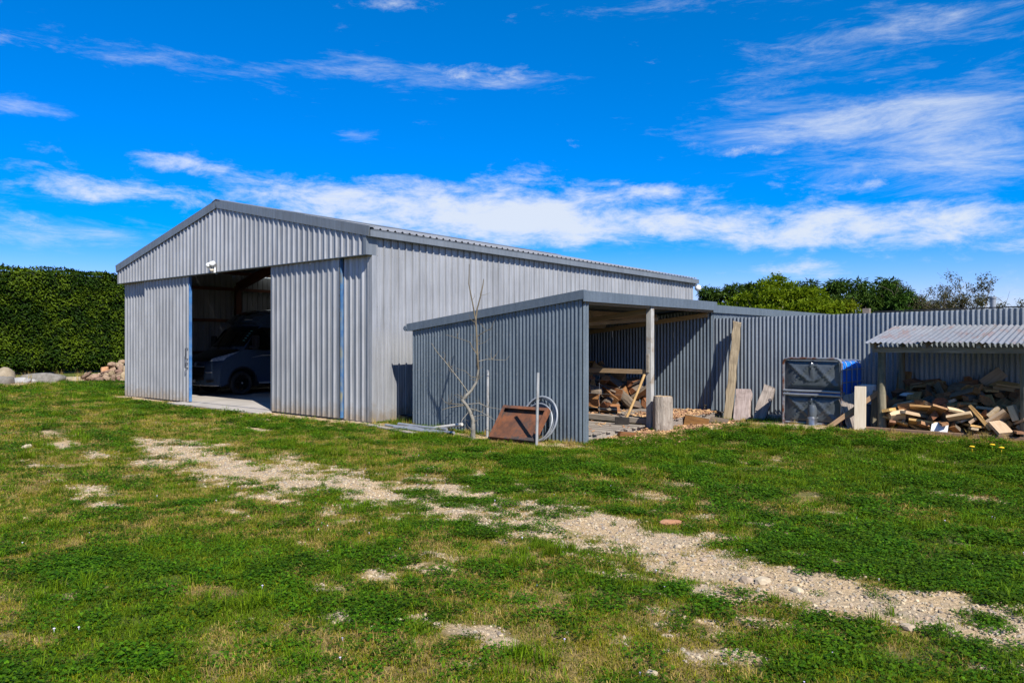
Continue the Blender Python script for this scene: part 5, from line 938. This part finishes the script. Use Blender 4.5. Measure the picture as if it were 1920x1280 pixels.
def put(name, me, parent=None, loc=None):
    o = bpy.data.objects.new(name, me); COL.objects.link(o)
    if parent: o.parent = parent
    if loc: o.location = loc
    return o
rg = np.random.RandomState(11)
# hedge along x = -40.6
hed = thing('hedge', 'tall dense clipped dark green hedge left of the big shed', 'hedge', (-41.6, 18, 0)); hed_y0, hed_y1, hx, hH = 3.0, 36.0, -40.7, 5.02
def hedge_front(y, z): return hx + .25 * (fbm(y * .35, z * .5 + 4, 3) - .5) + .22 * (fbm(y * 1.3, z * 1.5, 3) - .5) - .45 * sst(.7, .0, z) - .12 * sst(4.4, 5.1, z)
n = 56000
y = rg.uniform(hed_y0, hed_y1, n); z = rg.uniform(.18, hH, n); depth = rg.rand(n) ** 2 * .22
pos = np.column_stack([hedge_front(y, z) - depth + .05, y, z])
ax = np.column_stack([rg.uniform(.3, 1, n), rg.normal(0, .9, n), rg.normal(-.25, .28, n)]); nr = np.column_stack([rg.uniform(.2, .8, n), rg.normal(0, .3, n), rg.uniform(.5, 1, n)])
n2 = 9000; y2 = rg.uniform(hed_y0, hed_y1, n2); x2 = hx - rg.rand(n2) * 1.9; z2 = hH - .06 + .34 * (fbm(y2 * 1.2, x2 * 1.2, 3) - .5) + .08 * rg.rand(n2)
pos = np.vstack([pos, np.column_stack([x2, y2, z2])]); ax = np.vstack([ax, np.column_stack([rg.normal(.2, .6, n2), rg.normal(0, .6, n2), rg.uniform(.0, .8, n2)])]); nr = np.vstack([nr, np.column_stack([rg.normal(0, .4, n2), rg.normal(0, .4, n2), np.ones(n2)])])
N_ = n + n2; clump = fbm(pos[:, 1] * 1.6, pos[:, 2] * 2.2 + pos[:, 0], 3); tint = np.clip((clump - .35) * 1.6 + rg.normal(0, .22, N_), 0, 1)
put('foliage', leaf_mesh('foliage', pos - np.array([-41.6, 18, 0]), ax, nr, rg.uniform(.11, .25, N_), rg.uniform(.055, .10, N_), leaf_material('hedge_leaf', (.016, .052, .002), (.13, .22, .008), .3), tint), hed)
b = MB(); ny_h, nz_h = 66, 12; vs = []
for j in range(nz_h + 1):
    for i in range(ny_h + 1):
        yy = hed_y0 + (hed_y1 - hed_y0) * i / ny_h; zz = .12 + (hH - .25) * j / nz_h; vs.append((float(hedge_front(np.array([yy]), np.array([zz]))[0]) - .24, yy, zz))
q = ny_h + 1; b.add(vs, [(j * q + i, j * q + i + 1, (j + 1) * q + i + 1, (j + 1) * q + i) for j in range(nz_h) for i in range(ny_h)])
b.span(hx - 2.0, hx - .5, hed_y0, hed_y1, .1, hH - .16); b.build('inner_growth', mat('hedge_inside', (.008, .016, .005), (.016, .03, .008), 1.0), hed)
# loose trees behind the fence
def blob_points(n, clumps, rg, shell=.75):
    w = np.array([c[3] * c[4] * c[5] for c in clumps]) ** .75; k = rg.choice(len(clumps), n, p=w / w.sum()); C = np.array(clumps)[k]
    d = unit(rg.normal(size=(n, 3))); r = (shell + (1 - shell) * rg.rand(n))[:, None] * (1 + .18 * rg.normal(size=(n, 1)))
    return C[:, :3] + d * r * C[:, 3:6], d
def trunk(parent, segs, m_):
    b = MB()
    for pts, r0, r1 in segs:
        k = len(pts); b.tube(pts, [r0 + (r1 - r0) * i / (k - 1) for i in range(k)], 8)
    o = b.build('trunk', m_, None, True); o.parent = parent; return o
def crown_clumps(rg, c, R_, n, s0, s1, low=-.6):
    out = []
    while len(out) < n:
        d = rg.uniform(-1, 1, 3)
        if np.linalg.norm(d) > 1 or d[2] < low: continue
        d = d / max(np.linalg.norm(d), .01) * np.linalg.norm(d) ** .45; s = rg.uniform(s0, s1); out.append((c[0] + d[0] * R_[0], c[1] + d[1] * R_[1], c[2] + d[2] * R_[2], s, s, s * .62))
    return out
tb = mat('tree_bark', (.10, .08, .06), (.20, .17, .13), .95, 0, scale=6, stretch=(4, 4, 1))
def leafy(name, label, loc, c, R_, ncl, s0, s1, nl, ln, wd, mt, seed, droop=0, up=.3, segs=None, group='trees beyond the fence', low=-.6):
    rg = np.random.RandomState(seed); t = thing(name, label, 'tree', loc, 0, group)
    cl = crown_clumps(rg, c, R_, ncl, s0, s1, low); p, d = blob_points(nl, cl, rg, .35); m_ = len(p)
    ax = d + rg.normal(0, .5, (m_, 3)) + np.array([0, 0, up - droop]); nr = rg.normal(0, .4, (m_, 3)) + np.array([0, 0, 1])
    k = (p[:, 2] - p[:, 2].min()) / (np.ptp(p[:, 2]) + .01); tint = np.clip(rg.normal(.45, .25, m_), 0, 1)
    put('crown', leaf_mesh('crown', p, ax, nr, rg.uniform(ln * .6, ln * 1.3, m_), rg.uniform(wd * .6, wd * 1.3, m_), mt, tint), t)
    sg = [([(0, 0, -.1), (.05, .03, c[2] * .35), (0, .05, c[2])], .16, .09)]
    for e in cl[::2]: sg.append(([(0, .03, c[2] * .45), (e[0] * .5, e[1] * .5, c[2] * .5 + e[2] * .35), (e[0], e[1], e[2])], .06, .012))
    trunk(t, segs or sg, tb); return t
g1 = leaf_material('bright_leaf', (.075, .135, .004), (.26, .33, .012), .45); g2 = leaf_material('dark_conifer_leaf', (.016, .050, .006), (.085, .155, .016), .3); g3 = leaf_material('olive_leaf', (.045, .05, .02), (.13, .12, .05), .3)
leafy('broadleaf_tree', 'bright yellow-green leafy tree behind the fence', (-12.9, 32.4, 0), (0, 0, 2.2), (2.85, 2.2, 2.1), 125, .28, .52, 42000, .15, .075, g1, 1)
leafy('broadleaf_tree', 'yellow-green shrubby tree low behind the fence, right of the bright one', (-10.6, 33.4, 0), (0, 0, 1.75), (1.9, 1.6, 1.4), 60, .28, .45, 16000, .15, .075, g1, 2)
leafy('conifer_tree', 'dark drooping conifer behind the fence, widest of the dark trees', (-12.0, 42.4, 0), (0, 0, 2.7), (2.8, 2.0, 2.25), 160, .24, .50, 40000, .24, .065, g2, 3, droop=.8, low=-.9)
leafy('conifer_tree', 'dark conifer showing between the bright tree and the widest dark tree', (-14.9, 41.0, 0), (0, 0, 2.6), (2.2, 1.8, 2.1), 105, .24, .46, 26000, .24, .065, g2, 4, droop=.8, low=-.9)
leafy('conifer_tree', 'dark conifer rising just past the far end of the big shed', (-18.4, 37.0, 0), (0, 0, 2.4), (1.7, 1.6, 1.85), 65, .24, .42, 16000, .22, .06, g2, 5, droop=.8, low=-.9)
leafy('conifer_tree', 'dark bushy conifer behind the left side of the bright tree', (-16.4, 37.5, 0), (0, 0, 2.5), (2.1, 1.6, 2.0), 90, .24, .42, 22000, .22, .06, g2, 6, droop=.5, low=-.9)
leafy('conifer_tree', 'small dark conifer at the right end of the dark trees', (-10.1, 41.6, 0), (0, 0, 2.5), (1.4, 1.2, 1.9), 60, .22, .38, 14000, .22, .06, g2, 7, droop=.8, low=-.9)
def sparse_tree():
    rg = np.random.RandomState(8); rr = random.Random(8); t = thing('sparse_tree', 'airy thin-leaved olive tree with open branches behind the fence', 'tree', (-7.9, 41.6, 0), 0, 'trees beyond the fence')
    segs = []; tips = []
    def grow(p, d, ln, r, lvl):
        pts = [p]; q = p.copy(); dd = d.copy()
        for i in range(4):
            dd = (dd + Vector((rr.uniform(-.16, .16), rr.uniform(-.16, .16), rr.uniform(-.08, .10)))).normalized(); q = q + dd * ln / 4; pts.append(q.copy())
        segs.append((pts, r, r * .5))
        if lvl >= 2: tips.extend(pts[1:])
        if lvl < 3:
            for i in range(5 if lvl == 0 else 4):
                a = rr.uniform(0, 6.28); nd = (dd * .55 + Vector((math.cos(a), math.sin(a) * .8, rr.uniform(.0, .7)))).normalized(); base = pts[rr.choice([2, 3, 4])]
                grow(base, nd, ln * rr.uniform(.55, .78), r * .5, lvl + 1)
    for a in (-.55, -.25, .0, .3, .6, .15): grow(Vector((a * .8, 0, 0)), Vector((a * .9, rr.uniform(-.2, .2), 1)).normalized(), 2.1 + rr.uniform(-.2, .3), .06, 0)
    tp = np.array([list(v) for v in tips]); tp = tp[(tp[:, 2] > 1.0) & (tp[:, 2] < 4.95)]; k = rg.choice(len(tp), 420); k = np.repeat(k, 40); p = tp[k] + rg.normal(0, .10, (len(k), 3)); m_ = len(p)
    put('crown', leaf_mesh('crown', p, rg.normal(0, 1, (m_, 3)), rg.normal(0, .5, (m_, 3)) + np.array([0, 0, 1]), rg.uniform(.07, .14, m_), rg.uniform(.035, .06, m_), g3, rg.rand(m_)), t)
    trunk(t, segs, tb)
sparse_tree()
# low dark tree line far away so that the gaps below the crowns close naturally
# pruned sapling by the iron wall (local: lateral x, depth y, height z)
sap = thing('sapling', 'bare pruned sapling with crooked pale trunk beside the iron wall', 'sapling', (-8.58, 8.99, 0), R(YAW)); K = 1 / 114.4
def L2(lst, dy=None): return [((px - 889.6) * K, (0 if dy is None else dy[0] + (dy[1] - dy[0]) * i / (len(lst) - 1)), (821.6 - py) * K) for i, (px, py) in enumerate(lst)]
sbm = mat('sapling_bark', (.13, .12, .095), (.27, .25, .21), .85, 0, scale=10, bump=.3, bscale=30, dirt=(.20, .17, .10), dscale=7); twm = mat('twig_bark', (.10, .08, .05), (.17, .14, .09), .85)
TR = [(889.6, 823), (889.8, 800), (889.6, 786), (884, 770), (877, 758), (869.4, 748.5), (878, 739), (886.8, 730), (896.7, 713), (899.5, 691), (897.5, 660), (896.7, 632), (894.7, 598), (892, 586)]
b = MB(); b.tube(L2(TR[:11]), [.042, .036, .032, .028, .027, .033, .026, .023, .020, .018, .0165], 10); fix_smooth(b.build('trunk', sbm, sap), 70)
b = MB(); b.tube(L2(TR[9:]), [.018, .017, .016, .014, .011], 10); fix_smooth(b.build('leader', twm, sap), 70)
for pts, r0, r1, dy, m_ in (([(892, 586), (891, 578), (886.8, 556), (881.8, 530.6), (882.6, 510), (883, 494)], .014, .005, (0, -.05), twm), ([(895, 598), (897.5, 577), (903.7, 553), (908, 533), (909.3, 520.8)], .014, .006, (0, .08), twm),
        ([(879.8, 733), (866, 713), (854.5, 698), (836, 674), (822, 657), (813, 642)], .011, .004, (0, -.1), sbm), ([(897, 662), (888, 650), (884, 640), (873, 636), (839, 626)], .009, .003, (0, .06), twm), ([(899, 706), (887, 705), (876, 694), (859, 688)], .007, .003, (0, -.12), twm),
        ([(899, 676), (915, 672), (935, 673), (951, 673.5), (958, 666)], .007, .003, (0, .02), sbm), ([(897, 630), (908, 622), (923, 615), (931, 598)], .008, .003, (0, -.08), twm), ([(873, 758), (848, 761), (833, 765)], .008, .003, (0, -.15), twm), ([(873, 757), (845, 755), (836, 752), (830, 744)], .007, .002, (0, .06), twm),
        ([(880, 756), (901, 754), (918, 761), (943, 764.5)], .008, .003, (0, -.1), sbm), ([(884, 764), (906, 770), (932, 785)], .008, .003, (0, -.16), sbm), ([(882, 770), (870, 784), (867, 792)], .007, .003, (0, -.1), sbm), ([(889, 780), (905, 777), (925, 781)], .006, .003, (0, .1), sbm), ([(889, 795), (897, 785), (900, 796)], .006, .003, (0, -.1), sbm), ([(894, 604), (884, 596), (881, 586)], .005, .002, (0, .1), twm), ([(897, 645), (912, 640), (924, 630)], .005, .002, (0, .1), twm), ([(872, 745), (860, 738), (850, 741)], .006, .002, (0, .1), twm), ([(854.5, 698), (851, 688), (846, 684)], .004, .002, (-.05, .0), twm), ([(836, 674), (838, 664), (835, 658)], .004, .002, (-.08, -.05), twm), ([(889, 806), (880, 796), (878, 788)], .006, .002, (0, -.12), sbm)):
    b = MB(); b.tube(L2(pts, dy), [r0 + (r1 - r0) * i / (len(pts) - 1) for i in range(len(pts))], 6); fix_smooth(b.build('branch', m_, sap), 80)

rt_ = random.Random(6)
for i in range(80):                                    # fine twigs and spurs
    a = rt_.choice([(872, 746), (880, 734), (897, 712), (899, 690), (898, 665), (897, 640), (895, 610), (889, 560), (903, 553), (855, 698), (838, 676), (846, 686), (846, 757), (905, 755), (918, 762), (906, 771), (889, 790), (925, 673), (860, 632), (915, 618), (886, 775)])
    an = rt_.uniform(0, 6.28); ln_ = rt_.uniform(6, 20); y0 = rt_.uniform(-.03, .03); p_ = [(a[0], a[1]), (a[0] + ln_ * .5 * math.cos(an) + rt_.uniform(-2, 2), a[1] - abs(ln_ * .5 * math.sin(an)) - 1), (a[0] + ln_ * math.cos(an), a[1] - abs(ln_ * math.sin(an)) - rt_.uniform(1, 5))]
    b = MB(); b.tube(L2(p_, (y0, y0 + rt_.uniform(-.08, .08))), [.0035, .0028, .0015], 5); b.build('twig', twm, sap)

# ------------------------------------------------------------------ scattered ground cover
def scatter(name, pts, rot, scl, idx, protos, label, cat):
    coll = bpy.data.collections.new(name + '_kinds')
    for i, me in enumerate(protos): coll.objects.link(bpy.data.objects.new('kind_%02d' % i, me))
    me = bpy.data.meshes.new(name); me.vertices.add(len(pts)); me.vertices.foreach_set('co', np.asarray(pts, np.float32).ravel())
    a = me.attributes.new('rot', 'FLOAT_VECTOR', 'POINT'); a.data.foreach_set('vector', np.asarray(rot, np.float32).ravel())
    a = me.attributes.new('scl', 'FLOAT', 'POINT'); a.data.foreach_set('value', np.asarray(scl, np.float32))
    a = me.attributes.new('idx', 'INT', 'POINT'); a.data.foreach_set('value', np.asarray(idx, np.int32))
    o = bpy.data.objects.new(name, me); COL.objects.link(o)
    ng = bpy.data.node_groups.new(name, 'GeometryNodeTree'); ng.interface.new_socket('Geometry', in_out='INPUT', socket_type='NodeSocketGeometry'); ng.interface.new_socket('Geometry', in_out='OUTPUT', socket_type='NodeSocketGeometry')
    N = ng.nodes.new; L = ng.links.new; gi = N('NodeGroupInput'); go = N('NodeGroupOutput'); ip = N('GeometryNodeInstanceOnPoints'); ci = N('GeometryNodeCollectionInfo')
    ci.inputs['Collection'].default_value = coll; ci.inputs['Separate Children'].default_value = True; ci.inputs['Reset Children'].default_value = True
    def na(t, n_): q = N('GeometryNodeInputNamedAttribute'); q.data_type = t; q.inputs['Name'].default_value = n_; return q.outputs['Attribute']
    L(gi.outputs[0], ip.inputs['Points']); L(ci.outputs[0], ip.inputs['Instance']); ip.inputs['Pick Instance'].default_value = True
    L(na('INT', 'idx'), ip.inputs['Instance Index']); L(na('FLOAT_VECTOR', 'rot'), ip.inputs['Rotation']); L(na('FLOAT', 'scl'), ip.inputs['Scale']); L(ip.outputs[0], go.inputs[0])
    md = o.modifiers.new('scatter', 'NODES'); md.node_group = ng
    return tag(o, label, cat, None, 'stuff')
def tuft(seed, n, rad, h0, h1, w, lean, mt, dens_pow=.5):
    rg = np.random.RandomState(seed); r = rad * rg.rand(n) ** dens_pow; a = rg.uniform(0, 6.283, n); base = np.column_stack([r * np.cos(a), r * np.sin(a), np.zeros(n) - .004])
    h = rg.uniform(h0, h1, n); az = rg.uniform(0, 6.283, n); ln = np.abs(rg.normal(lean, lean * .5, n)); d = np.column_stack([np.cos(az), np.sin(az), np.zeros(n)]); s = np.column_stack([-np.sin(az + rg.normal(0, .8, n)), np.cos(az), np.zeros(n)]); s = unit(s)
    ww = (w * rg.uniform(.7, 1.3, n))[:, None]; up = np.array([[0, 0, 1.]]); H = h[:, None]; Ln = ln[:, None]
    m1 = base + up * H * .55 + d * H * Ln * .35; tp = base + up * H * np.sqrt(np.maximum(.12, 1 - Ln ** 2 * .8)) + d * H * Ln
    v = np.stack([base - s * ww * .5, base + s * ww * .5, m1 + s * ww * .42, m1 - s * ww * .42, tp], 1).reshape(-1, 3); i = np.arange(n)[:, None] * 5
    f = np.concatenate([i + np.array([[0, 1, 2]]), i + np.array([[0, 2, 3]]), i + np.array([[3, 2, 4]])]); me = np_mesh('tuft', v, f, mt); at = me.attributes.new('tint', 'FLOAT', 'POINT'); t = np.repeat(rg.rand(n), 5); t = t * .8 + np.tile([0, 0, .1, .1, .2], n); at.data.foreach_set('value', np.clip(t, 0, 1).astype(np.float32)); return me
def clover(seed, n, rad, mt):
    rg = np.random.RandomState(seed); r = rad * rg.rand(n) ** .5; a = rg.uniform(0, 6.283, n); c = np.column_stack([r * np.cos(a), r * np.sin(a), rg.uniform(.012, .05, n)]); tilt = rg.normal(0, .32, (n, 2)); P_ = []; A_ = []; Nn = []; T = []
    t0 = rg.rand(n); a0 = rg.uniform(0, 6.283, n)
    for k in range(3):
        w = a0 + k * 2.094; A_.append(np.column_stack([np.cos(w), np.sin(w), tilt[:, 0] * np.cos(w) + tilt[:, 1] * np.sin(w) + .1])); P_.append(c); Nn.append(np.column_stack([-tilt[:, 0], -tilt[:, 1], np.ones(n)])); T.append(t0)
    s = np.tile(rg.uniform(.009, .016, n), 3); return leaf_mesh('clover', np.vstack(P_), np.vstack(A_), np.vstack(Nn), s, s * 1.05, mt, np.concatenate(T), .08)
gA = leaf_material('grass_blade', (.040, .105, .002), (.215, .325, .007), .4, .6, .28); gD = leaf_material('dry_grass_blade', (.27, .19, .040), (.56, .42, .13), .3, .7, .2); gC = leaf_material('clover_leaf', (.016, .066, .002), (.105, .22, .005), .35, .6, .3); gY = leaf_material('yellow_green_blade', (.17, .18, .006), (.36, .33, .02), .4, .6, .2)
def mixed(seed):
    rg = np.random.RandomState(seed); a = clover(seed, 40, .11, gC); b = tuft(seed + 50, 34, .11, .02, .05, .0045, .9, gA); bm = bmesh.new(); bm.from_mesh(a); n0 = len(bm.faces); bm.from_mesh(b); bm.faces.ensure_lookup_table()
    for f in list(bm.faces)[n0:]: f.material_index = 1
    me = bpy.data.meshes.new('mixed'); bm.to_mesh(me); bm.free(); me.materials.append(gC); me.materials.append(gA); return me
protos = [tuft(1, 70, .11, .022, .05, .0045, .9, gA), tuft(2, 70, .11, .018, .045, .0045, 1.0, gA), tuft(3, 50, .10, .035, .075, .0045, .8, gA), clover(4, 75, .11, gC), clover(5, 75, .11, gC), tuft(6, 60, .11, .012, .04, .004, 1.0, gD), tuft(7, 60, .11, .018, .045, .0042, .9, gY), tuft(8, 34, .05, .06, .14, .0046, .7, gA), tuft(9, 40, .11, .025, .07, .0034, .8, gD), mixed(10), mixed(11)]
def region(n, x0, x1, y0, y1, rg): return rg.uniform(x0, x1, n), rg.uniform(y0, y1, n)
rg = np.random.RandomState(21); XS = []; YS = []; SS = []
for x0, x1, y0, y1, dens, sc in ((-9, 3.2, .6, 6.2, 360, .8), (-13, 2.5, 6.2, 13.6, 190, 1.0), (-14, -9, .8, 6.2, 150, 1.0), (-24, -13, 1.2, 9.6, 60, 1.35), (-34.5, -22.5, 4.0, 20, 26, 1.7), (-24, -13, -1, 1.2, 30, 1.5)):
    k = int((x1 - x0) * (y1 - y0) * dens); a, c = region(k, x0, x1, y0, y1, rg)
    rt = a * math.cos(R(YAW)) + c * math.sin(R(YAW)); fw = -a * math.sin(R(YAW)) + c * math.cos(R(YAW)); ok = (fw > 2.2) & (np.abs(rt) < fw * .80 + 1.0); a, c = a[ok], c[ok]
    XS.append(a); YS.append(c); SS.append(np.full(len(a), sc))
X = np.concatenate(XS); Y = np.concatenate(YS); S_ = np.concatenate(SS)
free = ~(((X < XR + .03) & (X > XL - .05) & (Y > YF - .14)) | ((X > LX0) & (X < LX1 + .08) & (Y > LY0 - .05)) | ((X > -11.76) & (X < LX0) & (Y > 9.9)) | ((X > -3.6) & (Y > 12.5)) | ((X > -5.0) & (X < -3.9) & (Y > 12.75)) | (Y > 14.2) & (X > -11) | ((X > -19.7) & (X < -15.2) & (Y > YF - .66)))
X, Y, S_ = X[free], Y[free], S_[free]
dm = dirt_mask(X, Y); dr_ = dry_mask(X, Y); cv = clover_mask(X, Y); u = rg.rand(len(X)); clp = fbm(X * 2.6 + 7, Y * 3.4 + 2, 3); keep = u > sst(.36, .78, dm) * (.97 - .6 * sst(.54, .63, clp))
X, Y, S_, dm, dr_, cv = [q[keep] for q in (X, Y, S_, dm, dr_, cv)]; n = len(X); u = rg.rand(n); u2 = rg.rand(n)
idx = np.where(u < cv * .8, np.where(u2 < .42, 3, np.where(u2 < .84, 4, 9)), np.where(u2 < .30, 0, np.where(u2 < .55, 1, np.where(u2 < .66, 2, np.where(u2 < .76, 6, np.where(u2 < .88, 9, 10))))))
v_ = rg.rand(n); idx = np.where(v_ < dr_ * .72, np.where(u2 < .42, 5, np.where(u2 < .8, 6, np.where(u2 < .93, 8, 1))), idx)
tall = (rg.rand(n) < .012) | ((vnoise(X * 1.7 + 3, Y * 1.7) > .86) & (rg.rand(n) < .35)); idx = np.where(tall, 7, idx)
S2 = S_ * rg.uniform(.7, 1.3, n) * np.where(dm > .45, .75, 1.0)
rot = np.column_stack([rg.normal(0, .06, n), rg.normal(0, .06, n), rg.uniform(0, 6.283, n)])
scatter('grass', np.column_stack([X, Y, gz(X, Y)]), rot, S2, idx, protos, 'patchy lawn of short grass, clover and dry tufts', 'grass')
# rough weeds along walls and the hedge foot
wx = np.concatenate([rg.uniform(-11.6, -6.8, 60), rg.uniform(-3.6, -.8, 40), rg.uniform(-6.9, -3.7, 30), np.full(140, -33.5) + rg.normal(0, .6, 140)]); wy = np.concatenate([np.full(60, 9.5) + rg.normal(0, .09, 60), np.full(40, 12.48) + rg.normal(0, .07, 40), rg.uniform(12.6, 13.4, 30), rg.uniform(5, 22, 140)])
kk = len(wx); scatter('weeds', np.column_stack([wx, wy, gz(wx, wy)]), np.column_stack([np.zeros(kk), np.zeros(kk), rg.uniform(0, 6.28, kk)]), np.concatenate([rg.uniform(.6, 1.2, 130), rg.uniform(1.6, 3.6, 140)]), rg.choice([2, 3], kk), [protos[7], protos[3], protos[8], tuft(31, 26, .06, .06, .17, .004, .6, gD)], 'dry straggly weeds along the wall feet and hedge', 'weeds')
# gravel on the worn track
st_m = [mat('gravel_%d' % i, c, c2, .9, 0, scale=20, rnd=.25) for i, (c, c2) in enumerate((((.36, .27, .165), (.50, .39, .26)), ((.38, .30, .20), (.52, .43, .30)), ((.26, .22, .17), (.36, .31, .24))))]
peb = [rock_mesh(1, .8, .55, 60 + i, st_m[i % 3], 0, .18) for i in range(6)]
k = 300000; px_, py_ = rg.uniform(-13, 3, k), rg.uniform(2.2, 6.6, k); ok = rg.rand(k) < sst(.45, .8, dirt_mask(px_, py_)) * .55; px_, py_ = px_[ok], py_[ok]; k = len(px_)
sz = .005 + .028 * rg.rand(k) ** 4
scatter('gravel', np.column_stack([px_, py_, gz(px_, py_) + sz * .12]), rg.uniform(0, 6.28, (k, 3)) * np.array([.1, .1, 1]), sz, rg.randint(0, 6, k), peb, 'pale gravel strewn over the worn dirt track', 'gravel')
for i, (x, y, s, lab) in enumerate(((-2.12, 4.87, .10, 'pale fist-sized stone on the track, left of a close pair'), (-2.03, 4.92, .11, 'pale fist-sized stone on the track, right of a close pair'), (-1.79, 4.89, .09, 'flat grey stone in the middle of the track'), (-3.53, 4.67, .07, 'small pale stone beside the track left of the picture centre'), (-2.86, 5.30, .08, 'pale stone on the far edge of the track'), (-1.86, 3.19, .06, 'small pale stone on bare soil at the bottom of the picture'), (-2.55, 5.12, .06, 'small round stone midway along the track'), (-1.08, 4.63, .09, 'flat pale stone on the right end of the track'), (-3.32, 2.85, .06, 'lone white stone in the grass below the track'), (-12.9, 3.85, .16, 'larger pale stone in the dry grass at the far left'))):
    o = put('stone', rock_mesh(s, s * .75, s * .5, 90 + i, st_m[1], 1, .14)); o.location = (x, y, gz1(x, y) + s * .1); o.rotation_euler = (0, 0, i * 1.3); tag(o, lab, 'stone', 'loose stones on the track')
o = put('brick_fragment', rock_mesh(.20, .09, .05, 120, rub[1], 1, .1)); o.location = (-3.26, 5.91, gz1(-3.26, 5.91) + .02); o.rotation_euler = (0, 0, .7); tag(o, 'reddish brick fragment in the grass beyond the track', 'brick')
# wood chips by the chopping block, dead leaves
cm = mat('wood_chip', (.30, .16, .07), (.50, .30, .15), .9, 0, scale=9, rnd=.4); ch = []
for i in range(4):
    b = MB(); rr = random.Random(i); b.box((0, 0, .004), (.07, .025, .006)); b.v = [tuple(c + rr.uniform(-.006, .006) for c in v) for v in b.v]; ch.append(b.mesh('chip', cm))
k = 2600; cx_ = rg.normal(-6.7, .42, k); cy_ = rg.uniform(9.9, 14.0, k); ok = (cx_ > -7.6) & (cx_ < -5.6) & ~((cx_ < -6.95) & (cy_ < 11.6)); cx_, cy_ = cx_[ok], cy_[ok]; cx2, cy2 = rg.uniform(-9.5, -6.9, 260), np.concatenate([rg.uniform(9.9, 11.6, 70), rg.uniform(11.96, 13.0, 190)])
cz = np.concatenate([gz(cx_, cy_) + .004, np.where(cy2 < 11.62, .134, .225)]); cx_ = np.concatenate([cx_, cx2]); cy_ = np.concatenate([cy_, cy2]); on = (cx_ < -6.62) & (cy_ > 11.95); cz = np.where(on, .224, cz); k = len(cx_)
scatter('wood_chips', np.column_stack([cx_, cy_, cz]), np.column_stack([rg.normal(0, .3, k), rg.normal(0, .3, k), rg.uniform(0, 6.28, k)]), rg.uniform(.5, 1.5, k), rg.randint(0, 4, k), ch, 'brown wood chips strewn round the chopping block', 'wood chips')
# little flowers
fl = []
for c in ((.75, .72, .80), (.62, .55, .80), (.85, .55, .02)):
    b = MB(); b.lathe([(0, .036), (.010, .039), (.012, .034), (.004, .03), (.002, 0)], (0, 0, 0), 8); fl.append(b.mesh('flower', mat('petal', c, None, .7)))
k = 120; fx = rg.uniform(-8, 1.5, k); fy = rg.uniform(1.5, 8.5, k); ok = (dirt_mask(fx, fy) < .4); fx, fy = fx[ok], fy[ok]; k = len(fx)
scatter('lawn_flowers', np.column_stack([fx, fy, gz(fx, fy) + .01]), np.column_stack([np.zeros(k), np.zeros(k), rg.uniform(0, 6, k)]), rg.uniform(.35, .6, k), rg.choice([0, 1, 1, 1], k), fl[:2], 'tiny white and violet flowers dotted through the lawn', 'flowers')
for i, (x, y, lab) in enumerate(((-1.92, 11.55, 'yellow dandelion, leftmost of three in the lawn before the shelter'), (-1.72, 11.75, 'yellow dandelion in the middle of three before the shelter'), (-1.60, 11.62, 'yellow dandelion, rightmost of three in the lawn before the shelter'))):
    o = put('dandelion', MB().lathe([(0, .085), (.02, .088), (.034, .08), (.03, .072), (.006, .07), (.003, 0)], (0, 0, 0), 12).mesh('dandelion', mat('dandelion_yellow', (.80, .50, .01), None, .7))); o.location = (x, y, gz1(x, y)); tag(o, lab, 'dandelion', 'dandelions before the shelter')
